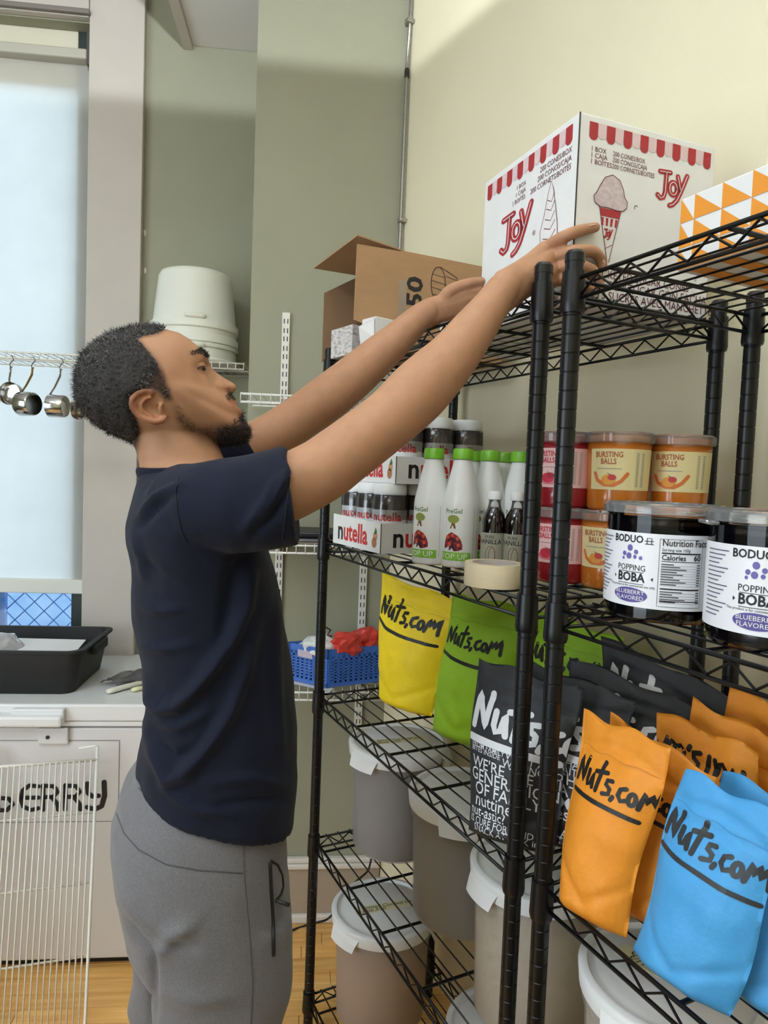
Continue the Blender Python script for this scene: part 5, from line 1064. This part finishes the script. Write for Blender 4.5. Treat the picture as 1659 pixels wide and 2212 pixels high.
# eyeballs
def eye(lat, nm):
    c = sp(428, 797.5, lat * .95); e = MB(); 
    for i in range(13):
        pass
    e.lathe([(0.0118 * math.sin(math.pi * i / 14), -0.0118 * math.cos(math.pi * i / 14)) for i in range(15)], 20)
    g = (FV * .80 + UZ * .26 + LT * (.80 if lat > 0 else -.1)).normalized(); rot = g.to_track_quat('Z', 'Y').to_matrix().to_4x4()
    o = put('eyeball', e.xf(Matrix.Translation(c) @ rot), M('eye_white', (176, 164, 154), .3, coat=.5), man, smooth=True, world=True)
    i_ = MB().lathe([(0, .01205), (.0024, .0119), (.0056, .0106)], 18); put('iris', i_.xf(Matrix.Translation(c) @ rot), M('iris_brown', (44, 26, 18), .2, coat=.8), man, smooth=True, world=True)
eye(.031, ''); eye(-.031, '')
put('lash_line', MB().tube([sp(*q) + LT * .0014 + FV * .0006 for q in ((418, 803, .0450), (424, 797, .0455), (433, 792, .0420), (440, 791, .0365))], .0008, 6), M('lash', (30, 22, 20), .7), man, smooth=True, world=True)
# hair, beard, brows as short strands
HAIRM = M('hair_dark', (46, 42, 41), .55, random_v=0, var=.5, vscale=900, spec=.3)
GREYH = M('hair_grey', (128, 124, 122), .55, spec=.3)
rs = random.Random(11)
def strands(name, mat, n, test, ln, wdt, jit=.8, lift=.0, both=True, flat=.3):
    mb = MB(); c = 0; tries = 0
    while c < n and tries < max(n * 60, 120000 if n < 1200 else 0):
        tries += 1
        phi = rs.uniform(0, 2 * math.pi); psi = math.asin(rs.uniform(-.999, .999) if both else rs.uniform(-.2, .999))
        p, x, y = head_pt(phi, psi, lift)
        pr_ = test(x, y, HW * math.sin(psi))
        if pr_ <= 0 or rs.random() > pr_: continue
        p2 = head_pt(phi + .02, psi)[0]; p3 = head_pt(phi, psi + .02 if psi < 1.4 else psi - .02)[0]
        n_ = (p2 - p).cross(p3 - p).normalized()
        if n_.dot(p - HC) < 0: n_ = -n_
        t = (p2 - p).normalized(); b = n_.cross(t); a = rs.uniform(0, 2 * math.pi); d = (n_ + (t * math.cos(a) + b * math.sin(a)) * jit * rs.random() * 1.4).normalized()
        L = ln * rs.uniform(.7, 1.3) * (.5 + .5 * pr_); sd = d.cross(Vector((rs.random() - .5, rs.random() - .5, rs.random() - .5))).normalized(); pts = [p]
        for k in range(3):
            d = (d + sd * rs.uniform(.35, .9)).normalized(); pts.append(pts[-1] + d * L / 3)
        w = wdt * rs.uniform(.8, 1.2); o = []
        s1 = d.cross(sd).normalized()
        for k, q in enumerate(pts):
            ww = w * (1, .9, .7, .25)[k]; o += [q + sd * ww, q - sd * ww * .5 + s1 * ww * .87, q - sd * ww * .5 - s1 * ww * .87]
        mb.add(o, [(j * 3 + i, j * 3 + (i + 1) % 3, j * 3 + 3 + (i + 1) % 3, j * 3 + 3 + i) for j in range(3) for i in range(3)]); c += 1
    return put(name, mb, mat, man, world=True, kind='stuff')
GX, GY_ = np.meshgrid(np.arange(140, 580, 1.0), np.arange(680, 1000, 1.0)); SD = {}
def soft(poly, x, y, w):
    k = id(poly)
    if k not in SD: SD[k] = pdist(poly, GX, GY_)
    i, j = int(y - 680 + .5), int(x - 140 + .5)
    d = SD[k][i, j] if 0 <= i < 320 and 0 <= j < 440 else 99
    return min(1, max(0, .5 - float(d) / w))
def hair_t(x, y, l):
    s = soft(HAIR, x, y, 8)
    fade = max(0, min(1, (math.hypot(x - 352, y - 832)) / 55)) if x > 285 and y > 740 else 1
    return s * (.35 + .65 * fade)
# ---- hair cap under the strands, then strands
cap = MB(); NU, NV = 200, 110; vs_ = []; keep = []
for j in range(NV + 1):
    for i in range(NU):
        phi, psi = i / NU * 2 * math.pi, (j / NV - .5) * math.pi * .998; p, x, y = head_pt(phi, psi)
        s = soft(HAIR, x, y, 16); nz = noise.noise(p * 260) * .0016 + noise.noise(p * 600) * .0008
        fade = max(.35, min(1, (math.hypot(x - 352, y - 832)) / 60)) if x > 285 and y > 740 else 1
        q, _, _ = head_pt(phi, psi, -.003 + s * (.0068 * fade + nz)); vs_.append(q); keep.append(s)
for j in range(NV):
    for i in range(NU):
        a, b, c_, d = j * NU + i, j * NU + (i + 1) % NU, (j + 1) * NU + (i + 1) % NU, (j + 1) * NU + i
        if max(keep[a], keep[b], keep[c_], keep[d]) > .1: cap.f.append((a, b, c_, d))
cap.v = [tuple(q) for q in vs_]
put('hair', cap, M('hair_base', (56, 53, 52), .7, var=.35, vscale=420, bump=.8, bscale=600, spec=.2), man, smooth=True, world=True)
strands('hair_curls', HAIRM, 7000, hair_t, .0085, .00042, 1.0, .002)
strands('grey_hair', GREYH, 2600, lambda x, y, l: hair_t(x, y, l) * (1 if (y < 800 or x > 300) else .35), .0085, .00036, 1.0, .002)
def beard_t(x, y, l):
    s = soft(BEARD, x, y, 10); 
    if x > 470: s *= 1.0
    else: s *= .22
    return s
strands('beard', HAIRM, 2300, beard_t, .0085, .00036, .8, .0)
strands('moustache', HAIRM, 260, lambda x, y, l: soft(MOUST, x, y, 5) if abs(l) < .026 else 0, .004, .0003, .8)
BROW = [(411, 764), (418, 757), (432, 754), (445, 762), (448, 774), (440, 772), (428, 765)]
strands('eyebrow', HAIRM, 700, lambda x, y, l: soft(BROW, x, y, 4) if .008 < abs(l) < .074 else 0, .006, .00035, .6)
# ---- t-shirt
NAVY = M('navy_cotton', (17, 21, 38), .85, var=.08, vscale=30, bump=.3, bscale=900, spec=.2, sheen=.05)
sh_ = MB()
tors = [(304, 478, 1020, 1004, .066), (302, 492, 1030, 1020, .095), (298, 510, 1042, 1036, .140), (292, 530, 1062, 1062, .180), (283, 548, 1095, 1100, .200), (276, 562, 1130, 1140, .202), (277, 574, 1165, 1180, .195), (285, 592, 1215, 1235, .184), (284, 603, 1275, 1290, .176), (288, 611, 1325, 1345, .170), (299, 621, 1395, 1405, .165), (311, 630, 1455, 1470, .163), (316, 636, 1515, 1540, .164), (308, 635, 1580, 1610, .166), (297, 635, 1635, 1670, .168), (294, 630, 1665, 1745, .166)]
loft(sh_, [sl(a, b, c_, d, w) for a, b, c_, d, w in tors], 64, 2.35)
def sleeve(pts, n=30):
    sl_ = []
    P = [at(u, v, d) for u, v, d, *_ in pts]
    for i, (u, v, d, ra, rb, tilt) in enumerate(pts):
        t = (P[min(i + 1, len(P) - 1)] - P[max(i - 1, 0)]).normalized(); b = t.cross(UZ).normalized(); a = b.cross(t).normalized()
        a = (a + t * tilt).normalized(); sl_.append((P[i], a * ra, b * rb))
    loft(sh_, sl_, n, 2.1)
sleeve([(365, 1120, .99, .05, .05, 0), (405, 1104, .945, .066, .06, 0), (455, 1096, .912, .060, .062, 0), (520, 1090, .900, .063, .060, .05), (580, 1082, .900, .066, .060, .05), (634, 1071, .902, .0665, .060, .08)])
sleeve([(400, 1040, 1.17, .06, .06, 0), (440, 1015, 1.19, .06, .055, 0), (490, 992, 1.205, .054, .052, 0), (537, 970, 1.215, .050, .050, -.1)])
me = remesh(sh_, .0042, 8, .5)
FOLDS = [([(312, 1468), (326, 1512), (352, 1530), (384, 1524), (420, 1490), (462, 1436), (500, 1378), (530, 1310), (540, 1240)], .0105, 15), ([(318, 1560), (338, 1632), (366, 1686), (398, 1672), (446, 1612), (496, 1540), (528, 1452), (548, 1350)], .0095, 16),
         ([(335, 1600), (372, 1640), (420, 1625), (470, 1560)], -.006, 14), ([(345, 1560), (390, 1570), (450, 1535)], .005, 14), ([(300, 1118), (340, 1075), (392, 1046)], .005, 9), ([(300, 1140), (330, 1105), (372, 1070)], -.004, 9), ([(560, 1130), (600, 1070), (632, 990)], .004, 9), ([(528, 1140), (568, 1090), (600, 1030)], .0045, 10), ([(545, 1158), (590, 1110), (625, 1050)], -.004, 9),
         ([(535, 1190), (505, 1240), (490, 1310), (480, 1400)], -.005, 16), ([(600, 1300), (596, 1420), (600, 1520), (612, 1640)], .004, 12), ([(450, 1690), (540, 1680), (620, 1700)], .004, 12), ([(470, 1740), (540, 1730), (610, 1725)], -.0035, 10), ([(295, 1300), (340, 1318), (390, 1316)], .004, 10), ([(300, 1390), (350, 1402), (410, 1395)], .0035, 10), ([(306, 1200), (320, 1225), (345, 1240)], -.003, 9), ([(285, 1150), (305, 1210), (310, 1250)], .004, 10), ([(350, 1700), (420, 1748), (500, 1765)], .004, 9)]
def fold(me, folds, latmin=-.02, seed=0.0, nz=.0016, extra=None):
    n = len(me.vertices); co = np.empty(n * 3, np.float32); me.vertices.foreach_get('co', co); co = co.reshape(-1, 3); no = np.empty(n * 3, np.float32); me.vertex_normals.foreach_get('vector', no); no = no.reshape(-1, 3)
    q = co - np.array(CAM); d = q @ np.array(fwd); U = W / 2 + F * (q @ np.array(crt)) / d; V = H / 2 - F * (q @ np.array(cup)) / d
    vis = np.clip(-(no * (q / np.linalg.norm(q, axis=1)[:, None])).sum(1) * 3 + .2, 0, 1); disp = np.zeros(n)
    for pts, amp, s in folds:
        dm = np.full(n, 1e9); par = np.zeros(n); m = len(pts) - 1
        for i, ((x0, y0), (x1, y1)) in enumerate(zip(pts, pts[1:])):
            dx, dy = x1 - x0, y1 - y0; t = np.clip(((U - x0) * dx + (V - y0) * dy) / (dx * dx + dy * dy), 0, 1); e = np.hypot(U - x0 - t * dx, V - y0 - t * dy); b = e < dm; par = np.where(b, (i + t) / m, par); dm = np.minimum(dm, e)
        disp += 1.7 * amp * np.exp(-(dm / s) ** 2) * np.sin(np.clip(par * .9 + .05, 0, 1) * math.pi) ** .6 * vis
    for i in range(n): p = Vector(co[i]); disp[i] += noise.noise(p * 16 + Vector((seed, 0, 0))) * nz * 1.6 + noise.noise(p * 40) * nz * .5
    co += no * disp[:, None].astype(np.float32); me.vertices.foreach_set('co', co.ravel()); me.update()
fold(me, FOLDS)
SHB = BVHTree.FromPolygons([v.co[:] for v in me.vertices], [tuple(p.vertices) for p in me.polygons])
me.materials.clear(); me.materials.append(NAVY); me.shade_smooth(); me.transform(inv); shirt = put('t_shirt', me, None, man)
def laid(bvh, pts, lift=.0012, step=8):
    out = []; q = []
    for (x0, y0), (x1, y1) in zip(pts, pts[1:]):
        k = max(1, int(math.dist((x0, y0), (x1, y1)) / step)); q += [(x0 + (x1 - x0) * i / k, y0 + (y1 - y0) * i / k) for i in range(k)]
    for u, v in q + [pts[-1]]:
        r = ray(u, v).normalized(); h = bvh.ray_cast(CAM, r)
        if h[0] is not None: out.append(h[0] - r * lift)
    return out
SEAM = M('navy_seam', (14, 16, 30), .9)
put('armhole_seam', MB().tube(laid(SHB, [(386, 1030), (379, 1060), (383, 1110), (393, 1150), (402, 1170)], .0006), .0011, 6), SEAM, shirt, world=True)
put('sleeve_hem', MB().tube(laid(SHB, [(632, 968), (626, 1030), (618, 1100), (610, 1165)], .0004), .0009, 6), SEAM, shirt, world=True)
# collar rib
ring = []; 
for k in range(48):
    t = 2 * math.pi * k / 48; a, b = sp(303, 1021), sp(487, 1001); c_ = (a + b) / 2; ring.append(c_ + (b - a) / 2 * math.cos(t) * 1.03 + LT * .072 * math.sin(t) - UZ * .006 * (math.sin(t) ** 2))
put('collar', MB().tube(ring, [(.0085, .0045)] * 48, 10, closed=True), NAVY, shirt, smooth=True, world=True)
# ---- trousers
GREYP = M('grey_jersey', (106, 104, 106), .9, var=.16, vscale=500, bump=.25, bscale=800, spec=.2, sheen=.2)
pt = MB()
pel = [(300, 612, 1640, 1690, .150), (290, 615, 1665, 1730, .158), (262, 614, 1705, 1770, .166), (245, 614, 1760, 1800, .172), (241, 616, 1815, 1835, .175), (248, 620, 1868, 1870, .177), (258, 622, 1910, 1905, .178), (266, 624, 1955, 1950, .178), (272, 624, 1990, 1990, .176), (290, 622, 2022, 2030, .170)]
loft(pt, [sl(a, b, c_, d, w) for a, b, c_, d, w in pel], 60, 2.4)
def leg(sg, rows):
    s_ = []
    for a, b, v, hw in rows:
        p, q = sp(a, v, .088 * sg), sp(b, v, .088 * sg); s_.append(((p + q) / 2, (q - p) / 2, LT * hw))
    c_, aa, bb = s_[-1]
    for z_, fb, hw, off in ((.60, .082, .078, -.004), (.50, .074, .070, -.004), (.36, .070, .068, -.02), (.22, .062, .060, -.028), (.10, .062, .058, -.03), (.05, .064, .058, -.03)):
        cc = Vector((c_.x, c_.y, z_)) + FV * off; s_.append((cc, FV * fb, LT * hw))
    loft(pt, s_, 40, 2.2); return s_[-1][0]
f1 = leg(1, [(285, 628, 1960, .085), (305, 632, 2020, .086), (322, 632, 2070, .087), (328, 626, 2130, .086), (328, 612, 2170, .085), (329, 598, 2212, .083)])
f2 = leg(-1, [(290, 585, 1960, .085), (290, 575, 2020, .085), (288, 565, 2070, .085), (286, 555, 2120, .084), (280, 545, 2165, .083), (272, 535, 2205, .082)])
me = remesh(pt, .0045, 8, .5)
fold(me, [([(268, 1960), (300, 2020), (328, 2062), (332, 2140), (330, 2212)], -.006, 10), ([(345, 2060), (370, 2020), (420, 1995)], .006, 18), ([(290, 1990), (340, 2030), (420, 2050)], -.004, 14), ([(260, 1900), (290, 1990), (330, 2040)], .005, 22), ([(350, 2140), (420, 2160), (520, 2150)], .003, 20)], seed=5, nz=.0014)
PTB = BVHTree.FromPolygons([v.co[:] for v in me.vertices], [tuple(p.vertices) for p in me.polygons])
me.materials.clear(); me.materials.append(GREYP); me.shade_smooth(); me.transform(inv); trs = put('trousers', me, None, man)
PS = M('jersey_seam', (76, 74, 76), .9); ZIP = M('zip_black', (16, 16, 17), .5)
for pts in ([(252, 1757), (268, 1800), (300, 1836), (360, 1868), (430, 1880), (524, 1886)], [(526, 1815), (527, 1885), (538, 2000), (546, 2130), (542, 2211)], [(300, 1702), (350, 1764), (430, 1797), (524, 1806)]):
    put('seam', MB().tube(laid(PTB, pts, .0002), .0009, 6), PS, trs, smooth=True, world=True)
put('pocket_zip', MB().tube(laid(PTB, [(583, 1862), (586, 1930), (590, 1990), (591, 2064)], .0012), .0030, 8), ZIP, trs, smooth=True, world=True)
put('pocket_edge', MB().tube(laid(PTB, [(585, 1860), (600, 1868), (610, 1890), (612, 1915), (607, 1932), (596, 1946)], .0022), .0018, 8), ZIP, trs, smooth=True, world=True)
zp = laid(PTB, [(595, 1946), (604, 1950)], .004); z0 = zp[0]; put('zip_pull', MB().tube([z0, z0 + FV * .010 - UZ * .004, z0 + FV * .020 - UZ * .009], [.0014, .0032, .0032], 10), M('pull_rubber', (40, 46, 42), .5), trs, smooth=True, world=True)
put('drawcord', MB().tube([sp(616, 1752, .03), sp(617, 1775, .03), sp(616, 1800, .03)], .0022, 8), SEAM, trs, smooth=True, world=True)
SHOE = M('shoe_black', (28, 28, 30), .6)
for f_ in (f1, f2):
    s_ = MB(); pr = [(-.085, .02, .03, .035), (-.07, .035, .05, .05), (-.02, .04, .055, .055), (.05, .044, .04, .042), (.11, .048, .028, .03), (.16, .042, .022, .024), (.185, .02, .014, .016)]
    loft(s_, [(Vector((f_.x, f_.y, hz)) + FV * x, LT * hw, UZ * hz) for x, hw, hz, _ in pr], 20, 2.6); put('shoe', s_, SHOE, man, smooth=True, world=True)
# nails on the near hand
NAIL = M('nail', (222, 176, 156), .3, coat=.4)
for a, b in (((1270, 489), (1286, 486)), ((1299, 562), (1304, 574))):
    q = [onR(*a, .0145), onR(*b, .0125)]; put('fingernail', MB().tube([q[0], q[0].lerp(q[1], .5), q[1]], [(.0012, .004), (.0014, .005), (.001, .0042)], 10), NAIL, body, smooth=True, world=True)
